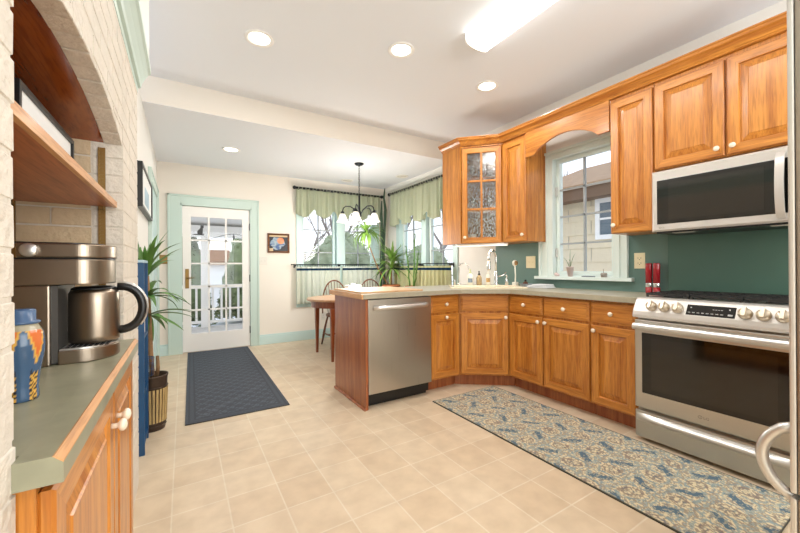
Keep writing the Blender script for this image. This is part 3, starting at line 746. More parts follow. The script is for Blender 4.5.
# sloped front with controls
prof = [(.0, .795), (-.062, .795), (-.068, .802), (-.067, .815), (-.060, .838), (-.020, .902), (-.010, .914), (.004, .920), (.06, .920), (.06, .795)]
cp = MB().prism(prof, 0, RW, 'x').build('control_panel', M['appl_white'], t, bevel=.002)
pa, pb = Vector((0, -.060, .838)), Vector((0, -.020, .902)); sl = (pb-pa).normalized(); nn = Vector((0, -sl.z, sl.y)); tilt = math.atan2(sl.y, sl.z)
def on_panel(x, f, out=0): q = pa+(pb-pa)*f+nn*out; return Vector((x, q.y, q.z))
mb = MB(); mb.T = Matrix.Translation(on_panel(.39, .5)) @ Matrix.Rotation(-tilt, 4, 'X')
mb.box(-.108, .108, -.0012, .002, -.033, .033); dsp = mb.build('display', M['blackgloss'], cp)
for q in [(-.10+i*.021, -.088+i*.021, -.019, -.015) for i in range(8)]+[(.078, .098, -.022, -.012), (-.092, -.085, .012, .018), (.08, .086, .012, .02)]+[(.01+i*.012, .018+i*.012, .008, .011) for i in range(4)]:
    mb = MB(); mb.T = Matrix.Translation(on_panel(.39, .5)) @ Matrix.Rotation(-tilt, 4, 'X'); mb.box(q[0], q[1], -.002, -.0012, q[2], q[3]); mb.build('display_mark', M['mark_w'], dsp)
M['knobmetal'] = mat('champagne_metal', '#CDC0AC', .28, metal=.85)
for x in (.100, .168, .238, .536, .606, .676):
    mb = MB(); mb.T = Matrix.Translation(on_panel(x, .5)) @ Matrix.Rotation(-tilt, 4, 'X')
    mb.lathe([(.030, 0), (.030, .006), (.027, .009), (.0265, .022), (.024, .026), (1e-5, .0265)], (0, 0, 0), 28, '-y'); mb.box(-.0075, .0075, -.040, -.020, -.026, .026)
    mb.build('knob', M['knobmetal'], cp)
MB().box(.01, RW-.01, .062, .535, .90, .922).build('cooktop', M['steel'], t, bevel=.004)
burn = [(.14, .16), (.14, .40), (.38, .28), (.62, .16), (.62, .40)]
for x, y in burn:
    mb = MB(); mb.lathe([(.052, .921), (.050, .926), (.036, .927), (.036, .931), (.030, .933), (1e-5, .933)], (x, y, 0), 20); mb.build('burner', M['iron'], t)
for k in range(3):
    x0, x1 = .018+k*.243, .018+k*.243+.236; mb = MB()
    for x in (x0+.006, x1-.006): mb.box(x-.006, x+.006, .075, .525, .934, .948)
    for y in (.081, .19, .30, .41, .519): mb.box(x0+.012, x1-.012, y-.006, y+.006, .934, .948)
    for x in (x0+.08, x0+.158): mb.box(x-.005, x+.005, .087, .513, .936, .948)
    for x in (x0+.007, x1-.007):
        for y in (.082, .30, .518): mb.box(x-.007, x+.007, y-.007, y+.007, .9225, .934)
    mb.build('grate', M['iron'], t, bevel=.0015, seg=1)

# ------------------------------------------------------------------ microwave
t = thing('microwave', 'pale silver over-the-range microwave with dark window and bow handle', 'microwave', (2.755, 1.150, 0), -PI/2)
MZ0, MZ1, MW = 1.347, 1.764, .752
MB().box(.004, MW-.004, .0, .335, MZ0+.012, MZ1).build('body', M['appl_white'], t, bevel=.003)
mb = MB(); rings(mb, 0, MW, MZ0+.010, MZ1-.002, [(0, -.001), (0, -.020), (.010, -.030), (.012, -.031)], mats=(0, 0)); fr = mb.build('door_frame', M['appl_white'], t)
MB().box(.034, .712, -.0335, -.030, 1.405, 1.698).build('window', M['blackgloss'], fr, bevel=.002)
MB().box(.10, .55, -.0345, -.0333, 1.43, 1.672).build('mesh_screen', M['ovenglass'], fr)
mb = MB(); mb.grid(lambda u, v: (.598+.034*u, -.040-.045*math.sin(PI*v)**.5, 1.378+.355*v), 4, 16); mb.grid(lambda u, v: (.598+.034*u, -.028-.043*math.sin(PI*v)**.5, 1.378+.355*v), 4, 16)
for x in (.598, .632): mb.grid(lambda u, v: (x, -.040-.045*math.sin(PI*v)**.5+.013*u+.0, 1.378+.355*v), 1, 16)
mb.build('handle', M['appl_white'], fr)
lg_mark(fr, .05, -.0312, 1.381, .010)
mb = MB(); mb.box(.02, MW-.02, -.005, .33, MZ0, MZ0+.0115); bt = mb.build('underside', M['black'], t)
for x in (.10, .56): MB().box(x, x+.11, .02, .07, MZ0-.003, MZ0-.0005).build('lamp_lens', M['plate_w'], bt)

# ------------------------------------------------------------------ refrigerator, facing the far wall, its side to the camera
t = thing('refrigerator', 'stainless refrigerator at the right edge with grey bow handle', 'refrigerator', (1.28, -.50, 0))
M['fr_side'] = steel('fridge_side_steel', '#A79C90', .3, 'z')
MB().box(0.004, .90, 0, .665, .02, 1.80).build('body', M['fr_side'], t, bevel=.004)
u_ = MB().box(0, .904, .672, .728, .565, 1.80).build('door', M['fr_side'], t, bevel=.004)
MB().box(-.001, .905, .7285, .741, .565, 1.80).build('door_skin', M['steel_lt'], u_, bevel=.004)
l_ = MB().box(0, .904, .672, .728, .03, .553).build('freezer_drawer', M['fr_side'], t, bevel=.004)
MB().box(-.001, .905, .7285, .741, .03, .553).build('drawer_skin', M['steel_lt'], l_, bevel=.004)
pts = [(.03, .735+.062*math.sin(PI*i/14)**.6, .722-.182*i/14) for i in range(15)]
MB().tube(pts, .013, 10).build('handle', M['steel_lt'], u_)

# ------------------------------------------------------------------ wall plates
def plate(name, label, cat, loc, rz, w, h, mt, kind):
    t = thing(name, label, cat, loc, rz)
    MB().box(-w/2, w/2, -.006, 0, -h/2, h/2).build('plate', mt, t, bevel=.002)
    mb = MB()
    if kind == 'outlet':
        for z in (-.02, .02):
            mb = MB(); mb.box(-.012, -.009, -.0072, -.0058, z-.004, z+.006); mb.box(.009, .012, -.0072, -.0058, z-.004, z+.006); mb.box(-.003, .003, -.0072, -.0058, z-.013, z-.008)
            mb.build('socket', M['slot'], t)
    else:
        n = kind
        for i in range(n):
            x = (i-(n-1)/2)*.046; s = MB().box(x-.005, x+.005, -.014, -.0062, -.010, .012).build('toggle', mt, t, bevel=.001)
    return t
plate('outlet', 'cream outlet on the green wall between the window and the red mills', 'outlet', (XR-.0045, 1.395, 1.168), -PI/2, .078, .125, M['plate_c'], 'outlet')
t = plate('switch_plate', 'cream combination switch plate on the green wall left of the kitchen window', 'switch', (XR-.0045, 2.43, 1.172), -PI/2, .115, .125, M['plate_c'], 2)
plate('switch_plate', 'white double switch plate on the far wall right of the french door', 'switch', (1.005, YF, 1.235), 0, .115, .118, M['plate_w'], 2)
plate('switch_plate', 'brass switch plate on the far wall left of the french door', 'switch', (-.226, YF, 1.245), 0, .10, .118, M['brass'], 2)
plate('outlet', 'white outlet low on the far wall below the curtain', 'outlet', (1.915, YF, .35), 0, .075, .118, M['plate_w'], 'outlet')

# ------------------------------------------------------------------ things at the sink and counter
def sp(u_dx, base=2.70): return u_dx
def bottle(label, x, y, body, pump, prof, band=None, h0=TOP+.0145):
    t = thing('soap_bottle', label, 'bottle', (x, y, h0))
    MB().lathe(prof, (0, 0, 0), 18).build('bottle_body', body, t)
    zt = prof[-1][1]
    mb = MB(); mb.lathe([(.013, zt+.0002), (.013, zt+.014), (.005, zt+.016), (.005, zt+.032), (.009, zt+.034), (.008, zt+.042), (1e-5, zt+.043)], (0, 0, 0), 14)
    mb.tube([(0, 0, zt+.038), (-.012, -.012, zt+.039), (-.024, -.024, zt+.034)], [.005, .0045, .0035], 8); mb.build('pump', pump, t)
    if band:
        r = max(p[0] for p in prof)
        MB().lathe([(r+.0006, prof[1][1]+.02), (r+.0006, prof[1][1]+.065)], (0, 0, 0), 12, cap=False, a0=PI*1.02, a1=PI*1.5).build('label', band, t)
M['soap_w'] = mat('white_bottle', '#F2F0E4', .3); M['soap_lime'] = mat('lime_pump', '#D6DE9C', .35); M['soap_cl'] = mat('amber_soap', '#B7A077', .25, var=.35, scale=60); M['lab_b'] = mat('bottle_label_blue', '#7E8F9C', .5, var=.5, scale=60); M['lab_y'] = mat('bottle_label_tan', '#BE9A62', .5, var=.5, scale=70)
pr1 = [(.028, 0), (.033, .006), (.034, .085), (.028, .108), (.014, .118), (.013, .125)]
pr2 = [(.025, 0), (.029, .005), (.029, .075), (.022, .092), (.012, .098), (.012, .106)]
pr3 = [(.020, 0), (.027, .01), (.028, .05), (.024, .09), (.015, .110), (.011, .118)]
bottle('white soap bottle with lime pump, left one behind the sink', 2.640, 2.848, M['soap_w'], M['soap_lime'], pr1, M['lab_b'])
bottle('patterned soap bottle with black pump behind the sink', 2.706, 2.782, M['soap_cl'], M['black'], pr2)
bottle('cream soap bottle with cream pump beside the tall faucet', 2.772, 2.716, M['soap_w'], M['soap_w'], pr3, M['lab_y'])
t = thing('kitchen_faucet', 'tall chrome pull-down faucet behind the corner sink', 'faucet', (2.842, 2.668, TOP+.0145))
MB().lathe([(.028, 0), (.028, .006), (.022, .012), (.020, .07), (.018, .14), (.016, .145)], (0, 0, 0), 20).build('base', M['chrome'], t)
pts = [(0, 0, .14), (0, 0, .26)]+[(-.065+.065*math.cos(a), -.012+.012*math.cos(a), .29+.075*math.sin(a)) for a in [PI*i/10 for i in range(11)]]+[(-.13, -.024, .24)]
MB().tube(pts, .0125, 12).build('neck', M['chrome'], t)
MB().lathe([(.013, .255), (.018, .24), (.020, .17), (.018, .155)], (-.13, -.024, 0), 16).build('spray_head', M['chrome'], t)
mb = MB(); mb.tube([(.014, -.014, .09), (.05, -.05, .10), (.075, -.075, .135)], [.008, .006, .006], 8); mb.build('lever', M['chrome'], t)
t = thing('filter_tap', 'thin gooseneck water tap left of the soap bottles', 'faucet', (2.562, 2.938, TOP+.0145))
MB().lathe([(.018, 0), (.016, .012), (.008, .02), (.006, .03)], (0, 0, 0), 14).build('base', M['chrome'], t)
MB().tube([(0, 0, .02), (0, 0, .17)]+[(.035-.035*math.cos(a), -.035+.035*math.cos(a), .19+.045*math.sin(a)) for a in [PI*i/8 for i in range(9)]]+[(.072, -.072, .165)], .0045, 8).build('neck', M['chrome'], t)
MB().lathe([(.010, 0), (.010, .055), (.006, .06)], (-.045, .02, 0), 10).build('valve', M['chrome'], t)
t = thing('soap_dispenser', 'small built-in metal soap dispenser right of the faucet', 'dispenser', (2.912, 2.585, TOP+.0145))
MB().lathe([(.018, 0), (.018, .05), (.014, .06), (.008, .065), (.007, .09), (.010, .092), (.009, .105), (1e-5, .106)], (0, 0, 0), 16).build('body', M['chrome'], t)
MB().tube([(0, 0, .098), (-.03, -.03, .095)], .0045, 8).build('spout', M['chrome'], t)
t = thing('dish_brush', 'white round-headed dish brush standing in a square holder by the green wall', 'brush', (2.985, 2.535, TOP+.0005))
MB().box(-.024, .024, -.024, .024, 0, .045).build('holder', M['soap_w'], t, bevel=.006)
MB().tube([(0, 0, .03), (.004, 0, .12), (-.004, 0, .22)], [.008, .006, .007], 10).build('handle', M['soap_w'], t)
M['bristle'] = mat('tan_bristles', '#B08A5C', .9, bump=.8, bscale=300)
mb = MB(); mb.lathe([(1e-5, -.010), (.030, -.010), (.032, 0), (.030, .010), (1e-5, .012)], (-.004, 0, .245), 18, '-y'); mb.build('head', M['soap_w'], t)
MB().lathe([(.024, .0125), (.022, .024), (1e-5, .024)], (-.004, 0, .245), 16, '-y').build('bristles', M['bristle'], t)
t = thing('soap_dish', 'blue and white oval dish holding a sponge by the green wall', 'dish', (3.005, 2.42, TOP+.0005))
M['dishblue'] = mat('blue_white_china', '#B8C4D6', .2, var=.45, scale=40)
mb = MB(); mb.T = Matrix.Scale(1.55, 4, (0, 1, 0)); mb.lathe([(1e-5, .002), (.028, 0), (.03, .004), (.052, .030), (.054, .031), (.048, .028), (.028, .008), (1e-5, .007)], (0, 0, 0), 24, cap=False); mb.build('dish', M['dishblue'], t)
M['sponge'] = mat('brown_sponge', '#6B4A38', .95, bump=.8, bscale=150)
t = thing('scrubber', 'dark brown scrubber resting in the blue and white dish', 'sponge', (3.005, 2.42, TOP+.009))
mb = MB(); mb.sphere((0, 0, .024), .026, 12, 8, sz=.9); mb.build('pad', M['sponge'], t); MB().lathe([(.008, .046), (.012, .06), (1e-5, .064)], (0, 0, 0), 10).build('grip', M['black'], t)
t = thing('folded_towel', 'white folded dish towel lying on the worktop below the window', 'towel', (2.955, 2.20, TOP+.0005))
def tow(k):
    return lambda u, v: (-.07+.14*u, -.10+.2*v, .006+.011*k+.006*mnoise.noise(Vector((u*3, v*4, k*7)))+.003)
mb = MB()
for k, (a, b, c, d) in enumerate(((-.075, .075, -.11, .11), (-.07, .072, -.10, .105), (-.06, .07, -.095, .06))):
    mb.box(a, b, c, d, .002+.012*k, .012+.012*k)
tw = mb.build('towel', M['towel'], t, bevel=.005)
for y, l in ((1.306, 'left'), (1.254, 'right')):
    t = thing('pepper_mill', 'tall red cylindrical mill, %s of the pair beside the range' % l, 'mill', (3.045, y, TOP+.0005), group=None)
    MB().lathe([(.0215, 0), (.0228, .004), (.0228, .045)], (0, 0, 0), 20).build('base', M['red'], t)
    MB().lathe([(.0232, .0455), (.0236, .048), (.0236, .075), (.0232, .0775)], (0, 0, 0), 20).build('metal_band', M['chrome'], t)
    MB().lathe([(.0228, .078), (.0228, .222), (.021, .228), (1e-5, .229)], (0, 0, 0), 20).build('body', M['red'], t)

# glassware inside the corner cabinet
gs = random.Random(11)
def glass_item(name, label, x, y, z, prof, mt): 
    o = MB().lathe(prof, (0, 0, 0), 16, cap=False).build(name, mt, None, loc=(x, y, z)); tag(o, label, 'glass' if mt is M['glassware'] else 'cup', 'crockery behind the rain glass'); return o
tum = [(1e-5, 0), (.030, 0), (.035, .11), (.033, .11), (.028, .008), (1e-5, .007)]
gob = [(1e-5, 0), (.032, .001), (.006, .006), (.005, .06), (.028, .09), (.033, .13), (.028, .17), (.026, .17), (.030, .13), (.025, .092), (1e-5, .07)]
mug = [(1e-5, 0), (.034, 0), (.040, .01), (.040, .095), (.037, .095), (.036, .012), (1e-5, .008)]
for sh, z, kinds in (('bottom', UB+.0185, (tum, mug, tum, tum, mug)), ('middle', 1.7245, (mug, gob, tum, gob, mug)), ('top', 2.0745, (mug, gob, tum, tum, gob))):
    for i, pf in enumerate(kinds):
        f = (i+.5)/5; dpt = .10+(.09 if i % 2 else 0)
        p = Vector((2.54, 2.90, 0)).lerp(Vector((2.86, 2.58, 0)), f)+Vector((.7071, .7071, 0))*dpt*.75
        nm = {id(tum): 'tumbler', id(gob): 'goblet', id(mug): 'mug'}[id(pf)]
        glass_item(nm, {'tumbler': 'clear tumbler on the %s shelf behind the rain glass' % sh, 'goblet': 'stemmed glass on the %s shelf behind the rain glass' % sh, 'mug': 'white mug on the %s shelf behind the rain glass' % sh}[nm], p.x, p.y, z, pf, M['ceramic'] if pf is mug else M['glassware'])

# on the kitchen window sill
SZ = W3[2]+.0005; sxx = XR-.03
t = thing('sill_pot', 'pale pink flower pot with thin sprouting stems on the kitchen sill', 'plant', (sxx, 1.975, SZ))
M['pinkpot'] = mat('pale_pink_pot', '#D8C4C0', .6)
MB().lathe([(1e-5, 0), (.019, 0), (.034, .085), (.036, .085), (.036, .092), (.031, .092), (.018, .01)], (0, 0, 0), 18, cap=False).build('pot', M['pinkpot'], t)
MB().lathe([(1e-5, .080), (.029, .080)], (0, 0, 0), 14, cap=False).build('soil', M['soil'], t)
mb = MB()
for a, l, k in ((.4, .17, .02), (2.4, .10, .06), (3.6, .08, .07), (5.2, .13, .04)):
    mb.tube([(0, 0, .08), (math.cos(a)*k*.4, math.sin(a)*k*.6, .08+l*.7), (math.cos(a)*k, math.sin(a)*k, .08+l)], [.0025, .002, .001], 6)
mb.build('stems', M['leaf'], t)
t = thing('stone_cup', 'small grey stone cup at the right of the kitchen sill', 'cup', (sxx, 1.665, SZ))
MB().lathe([(1e-5, 0), (.022, 0), (.026, .03), (.020, .038), (.014, .03), (1e-5, .02)], (0, 0, 0), 14, cap=False).build('cup', mat('grey_stone', '#9C948A', .8, var=.2), t)
MB().tube([(0, 0, .02), (.0, .004, .07)], .002, 6).build('twig', M['trunk'], t)
t = thing('sill_tray', 'flat dark tray lying on the middle of the kitchen sill', 'tray', (sxx, 1.80, SZ))
MB().box(-.018, .018, -.055, .055, 0, .008).build('tray', mat('slate', '#5B6672', .5), t, bevel=.003)
t = thing('sill_ornament', 'little pinkish shell ornament at the left end of the kitchen sill', 'ornament', (sxx, 2.12, SZ))
mb = MB(); mb.sphere((0, 0, .019), .019, 12, 8); mb.sphere((0, -.022, .013), .013, 10, 8); mb.build('shell', M['pinkpot'], t)

# ------------------------------------------------------------------ rugs
def quad_slab(mb, c, z0, z1, n=(1, 1)): pass
M['rug'] = attr_mat('woven_rug', .95, bump=.5, bscale=500)
M['rugedge'] = mat('rug_binding', '#4C4A40', .95)
RX0, RX1, RY0, RY1 = 1.772, 2.478, .43, 2.372
t = thing('runner_rug', 'cream runner rug with blue damask pattern lying before the range and cabinets', 'rug', (RX0, RY0, 0), R(0))
CR, BLU, TAU, DK, AQ = [lin(c)[:3] for c in ('#DACBA6', '#2C5A76', '#85746C', '#6C6459', '#80959A')]
def mixc(a, b, f): f = max(0, min(1, f)); return tuple(x*(1-f)+y*f for x, y in zip(a, b))
def rug_col(co):
    x, y = co.x, co.y; n = mnoise.noise
    P = Vector((x*9, y*9, 0)); wx, wy = x+.018*n(P), y+.018*n(P+Vector((7, 3, 0)))
    a = wx/.235; b = wy/.31
    cell = math.cos(2*PI*a)*math.cos(2*PI*b)
    fine = n(Vector((x*55, y*55, 1)))+.6*n(Vector((x*110, y*110, 4)))
    r1 = abs(n(Vector((x*42, y*42, 9)))); r2 = abs(n(Vector((x*48, y*48, 15))))
    c = CR
    if cell > .12:
        if r2 < .15: c = mixc(CR, TAU, .8)
        if cell > .6 and r1 < .10: c = mixc(c, BLU, .5)
    elif cell < -.12:
        if r1 < .095: c = mixc(CR, AQ, .8)
        elif r2 < .07: c = mixc(CR, TAU, .7)
        if cell < -.72 and fine > .1: c = mixc(c, BLU, .55)
    elif fine > -.30: c = mixc(CR, AQ if fine > .05 else TAU, .75)
    rr = math.hypot((a-round(a*2)/2)*.235, (b-round(b*2)/2)*.31)
    if abs(rr-.062) < .008 and fine > -.15: c = mixc(c, AQ, .7)
    if abs(rr-.036) < .006 and fine > -.1: c = mixc(c, TAU, .7)
    # blue darts on alternate cell corners
    ia, ib = round(a*2)/2, round(b*2)/2
    da, db = (a-ia)*.235, (b-ib)*.31
    par = int(round(a*2))+int(round(b*2))
    sgn = 1 if (int(round(a*2)) % 2 == 0) else -1
    if par % 2 == 1:
        s = da*.62+sgn*db*.78; w = -sgn*da*.78+db*.62
        if abs(s) < .058+.012*fine and abs(w) < .019+.012*fine: c = mixc(BLU, CR, .10 if fine < .25 else .5)
    if fine > .62: c = mixc(c, DK, .5)
    e = min(x, RX1-RX0-x, y, RY1-RY0-y)
    return c if e > .004 else lin('#4C4A40')[:3]
mb = MB(); Wr, Lr = RX1-RX0, RY1-RY0
mb.grid(lambda u, v: (Wr*u, Lr*v, .0075), 180, 480, smooth=False)
o = mb.build('pile', M['rug'], t); paint_attr(o, rug_col)
MB().box(-.002, Wr+.002, -.002, Lr+.002, .0003, .0072).build('binding', M['rugedge'], t)
M['mat'] = attr_mat('doormat_ribs', .9, bump=.6, bscale=350)
t = thing('doormat', 'dark charcoal ribbed mat lying inside the french door', 'mat', (.005, 2.962, 0), R(-.9))
mw, ml = .735, 2.50
c1, c2, c3 = [lin(c)[:3] for c in ('#3C4048', '#545A64', '#2E3138')]
def mat_h(x, y):
    e = min(x, mw-x, y, ml-y)
    if e < .07: return 0 if (.02 < e < .03 or .055 < e) else .4
    a = (x*.7071+y*.7071)/.028; b = (x*.7071-y*.7071)/.028
    return 1 if (int(a) % 3 == 0 and int(b*2) % 2 == 0) or (int(b) % 3 == 0 and int(a*2) % 2 == 0) else .12
mb = MB(); mb.grid(lambda u, v: (mw*u, ml*v, .007+.002*mat_h(mw*u, ml*v)), 110, 330, smooth=False)
o = mb.build('ribbed_top', M['mat'], t); paint_attr(o, lambda co: mixc(c1, c2, mat_h(co.x, co.y)))
MB().box(0, mw, 0, ml, .0003, .0065).build('backing', M['black'], t)

# ------------------------------------------------------------------ left cabinet, counter and what stands on it
LZ = .860
t = thing('base_cabinet', 'oak base cabinet with two doors under the alcove counter at left', 'cabinet', (-.184, .715, 0), PI/2)
Wl = .945
MB().box(.001, Wl-.002, 0.0, .34, .09, LZ-.041).build('carcass', M['oak'], t)
MB().box(.001, Wl-.002, .05, .34, 0, .09).build('toe_kick', M['cherry'], t)
door(t, .004, .518, .10, .802, (.482, .712)); door(t, .526, Wl-.006, .10, .802, (.562, .712))
t = thing('alcove_counter', 'sage green laminate counter with wooden front edge in the brick alcove', 'countertop', (0, 0, 0))
mb = MB(); mb.prism([(-.2035, .695), (-.2035, 1.692), (-.215, 1.760), (-.585, 1.760), (-.585, .724), (-.2035, .724)], LZ-.04, LZ)
mb.prism([(-.2034, LZ-.04), (-.150, LZ-.04), (-.150, LZ-.0105), (-.1615, LZ), (-.2034, LZ)], .695, 1.692, 'y'); mb.build('slab', M['lam'], t)
MB().prism([(-.1620, LZ+.0003), (-.1500, LZ-.0107), (-.1495, LZ-.0100), (-.1500, LZ-.0075), (-.1595, LZ+.0010)], .6945, 1.6925, 'y').build('wood_strip', M['shelf_edge'], t)

t = thing('coffee_maker', 'tall brushed steel coffee maker with drip tray in the alcove', 'coffee maker', (-.40, 1.335, LZ+.0005))
M['cm'] = steel('coffee_maker_steel', '#9A8C7C', .32, 'x'); M['cm_dk'] = mat('coffee_maker_grey', '#5C5A57', .35, metal=.4)
CH = .345
MB().box(-.03, .085, 0, .21, .0, .224).build('column', M['cm'], t, bevel=.004)
MB().box(.0855, .099, .012, .198, .005, .222).build('inner_face', M['cm_dk'], t)
def dshape(x0, x1, r, y0=.0, y1=.21, n=44):
    yc, h = (y0+y1)/2, (y1-y0)/2; return [(x0, y0)]+[(x1-r+r*math.sin(PI*i/n), yc-h*math.cos(PI*i/n)) for i in range(n+1)]+[(x0, y1)]
MB().prism(dshape(-.03, .215, .075), .2245, CH-.048).build('head', M['cm'], t, bevel=.003)
MB().prism(dshape(-.03, .214, .075, .002, .208), CH-.0475, CH-.044).build('seam', M['black'], t)
MB().prism(dshape(.020, .218, .078, -.003, .213), CH-.0435, CH-.004).build('lid', M['cm'], t, bevel=.004)
MB().prism(dshape(.0, .19, .07, .02, .19), CH-.0035, CH).build('lid_cap', M['black'], t, bevel=.001)
MB().lathe([(.017, 0), (.0185, .003), (.0185, .010), (.014, .013), (1e-5, .0135)], (.047, -.0035, CH-.024), 24, '-y').build('hinge_knob', M['steel_lt'], t)
MB().prism(dshape(.100, .225, .085, .006, .204), .0, .038).build('tray_base', M['cm'], t, bevel=.003)
MB().prism(dshape(.102, .222, .084, .010, .200), .0385, .043).build('tray_rim', M['steel_lt'], t)
mb = MB()
for i in range(8):
    for j in range(12): mb.box(.112+i*.0125, .120+i*.0125, .02+j*.0145, .029+j*.0145, .0432, .0452)
mb.build('drip_grille', M['iron'], t)
t = thing('thermal_carafe', 'steel thermal carafe with black loop handle standing in the coffee maker', 'carafe', (-.40+.1635, 1.335+.105, LZ+.0462))
MB().lathe([(.056, 0), (.0615, .004), (.0625, .02), (.0625, .12), (.061, .150), (.056, .160)], (0, 0, 0), 36).build('carafe_body', M['cm'], t)
MB().lathe([(.0555, .1605), (.0555, .164), (.050, .168), (.040, .170), (1e-5, .170)], (0, 0, 0), 28).build('lid', M['black'], t)
hp = []
for i in range(17):
    a = -PI/2+PI*i/16; hp.append((.056+.066*max(0, math.cos(a))**.8, .0, .098+.070*math.sin(a)))
mb = MB(); mb.tube(hp, [.0135]*17, 10); mb.build('handle', M['black'], t)
mb = MB(); mb.tube([(x+.008*((x-.05)/.078), y, z+.008*math.sin(-PI/2+PI*i/16)) for i, (x, y, z) in enumerate(hp) if i > 3 and i < 17], .008, 8); mb.build('handle_trim', M['steel_lt'], t)

# painted vase
t = thing('painted_vase', 'blue painted lidded vase with orange shapes by the brick pier', 'vase', (-.287, 1.03, LZ+.0005)); t.scale = (.86, .86, .92)
M['vase'] = attr_mat('vase_glaze', .18)
prof = [(1e-5, 0), (.030, 0), (.032, .004), (.031, .03), (.034, .06), (.041, .10), (.043, .125), (.040, .15), (.031, .166), (.029, .170)]
zs = []
for (r0, z0), (r1, z1) in zip(prof[1:-1], prof[2:]):
    for k in range(6): zs.append((r0+(r1-r0)*k/6, z0+(z1-z0)*k/6))
zs.append(prof[-1])
o = MB().lathe(zs, (0, 0, 0), 72).build('vase_body', M['vase'], t)
VB, VO, VY, VG, VK = [lin(c)[:3] for c in ('#3E5A78', '#D0703C', '#D9A94E', '#A9A088', '#2A2A30')]
def vase_col(co):
    a = math.atan2(co.y, co.x)+.55; z = co.z; s = abs(((a/(2*PI))*5) % 1-.5)*2
    if z > .158: return VG
    if z > .085:
        k = (z-.085)/.073
        if abs(s-(1-k*.75)) < .09: return VY
        return VO if s > 1-k*.75 else VB
    if z < .06 and s > .62: return VY if int(z*170+abs(s-.8)*14) % 2 else VK
    if abs(s-.60) < .05 and z < .07: return VK
    return VB
paint_attr(o, vase_col)
MB().lathe([(.033, .1705), (.035, .173), (.035, .176), (.027, .178), (.027, .200), (.024, .203), (1e-5, .204)], (0, 0, 0), 28).build('lid', mat('vase_lid_blue', '#4A6486', .25), t)

# alcove shelf, standards, picture
t = thing('alcove_shelf', 'reddish wooden shelf spanning the brick alcove', 'shelf', (0, 0, 1.372))
MB().box(-.58, -.2345, AY0+.006, AY1-.006, 0, .020).build('board', M['shelf'], t)
MB().box(-.2343, -.222, AY0+.006, AY1-.006, -.002, .0205).build('front_edge', M['shelf_edge'], t, bevel=.001)
for nm, x, z0, z1 in (('front', -.268, 1.05, 1.60), ('rear', -.515, 1.05, 1.60)):
    t = thing('shelf_standard', 'slotted brass shelf standard at the %s of the alcove side' % ('front' if nm == 'front' else 'back'), 'bracket', (x, AY1-.0035, 0))
    mb = MB(); y0, y1 = -.006, 0
    mb.box(-.011, -.006, y0, y1, z0, z1); mb.box(.006, .011, y0, y1, z0, z1); mb.box(-.006, .006, y0+.003, y1, z0, z1)
    z = z0+.01
    while z < z1-.015: mb.box(-.006, .006, y0+.0005, y0+.003, z, z+.007); z += .0145
    mb.build('rail', M['brass'], t)
    MB().box(-.007, .007, -.020, -.0065, 1.358, 1.3715).build('clip', M['brass'], t)
t = thing('leaning_picture', 'black framed picture with white mat standing on the alcove shelf', 'picture', (-.37, 1.17, 1.3935))
mb = MB(); L_, Hh = .485, .185; f = .014
mb.box(0, .045, 0, L_, 0, f); mb.box(0, .045, 0, L_, Hh-f, Hh); mb.box(0, .045, 0, f, f, Hh-f); mb.box(0, .045, L_-f, L_, f, Hh-f)
mb.build('frame', M['black'], t, bevel=.001)
MB().box(.002, .038, f, L_-f, f, Hh-f).build('print', M['paper'], t)
MB().lathe([(.0155, -.002), (.0155, .0005), (.012, .0005), (.012, -.002)], (.039, L_*.80, .060), 20, 'x', cap=False).build('emblem', M['mark'], t)

# picture on the left wall
t = thing('wall_picture', 'black framed picture hanging on the left wall near the corner door', 'picture', (XL, 3.16, 1.582))
mb = MB(); L_, Hh = .96, .33; f = .018
mb.box(.001, .036, 0, L_, 0, f); mb.box(.001, .036, 0, L_, Hh-f, Hh); mb.box(.001, .036, 0, f, f, Hh-f); mb.box(.001, .036, L_-f, L_, f, Hh-f)
mb.build('frame', M['black'], t)
MB().box(.002, .026, f, L_-f, f, Hh-f).build('mat_board', M['paper'], t); MB().box(.0262, .0265, .28, L_-.28, .06, .2).build('print', mat('pale_blue_print', '#A9C3D2', .6, var=.2, scale=8), t)

# painting on the far wall
t = thing('painting', 'small painting of an orange sun over blue swirls right of the french door', 'painting', (1.062, YF, 1.352))
w, h, f = .318, .290, .026
mb = MB(); rings(mb, 0, w, 0, h, [(0, -.002), (0, -.022), (.006, -.026), (f, -.016), (f, -.006)], fill=False, mats=(0, 0)); mb.build('frame', wood('painting_frame', '#4B2C18', '#8A5730', 'x'), t)
mb = MB(); mb.grid(lambda u, v: (f+(w-2*f)*u, -.008, f+(h-2*f)*v), 80, 72, smooth=False); o = mb.build('canvas', attr_mat('painted_canvas', .5), t)
pc = [lin(c)[:3] for c in ('#20242E', '#D9713A', '#7E96AE', '#3C5A8C', '#C9B08A', '#9FB0B8')]
def paint_col(co):
    x = (co.x-f)/(w-2*f); y = (co.z-f)/(h-2*f)
    nx = mnoise.noise(Vector((x*5, y*5, 2)))
    if math.hypot((x-.62)*1.1, y-.66) < .21+.03*nx: return mixc(pc[1], pc[4], .3+nx*.5)
    if x < .2 and y < .2+.1*nx: return pc[4]
    if math.hypot(x-.45, (y-.5)*1.05) < .40+.08*nx:
        s = math.sin(16*math.hypot(x-.7, y-.15)+5*nx); return mixc(pc[2] if y > .45 else pc[3], pc[5], .5+.5*s)
    return pc[4] if y > .9 else pc[0]
paint_attr(o, paint_col)

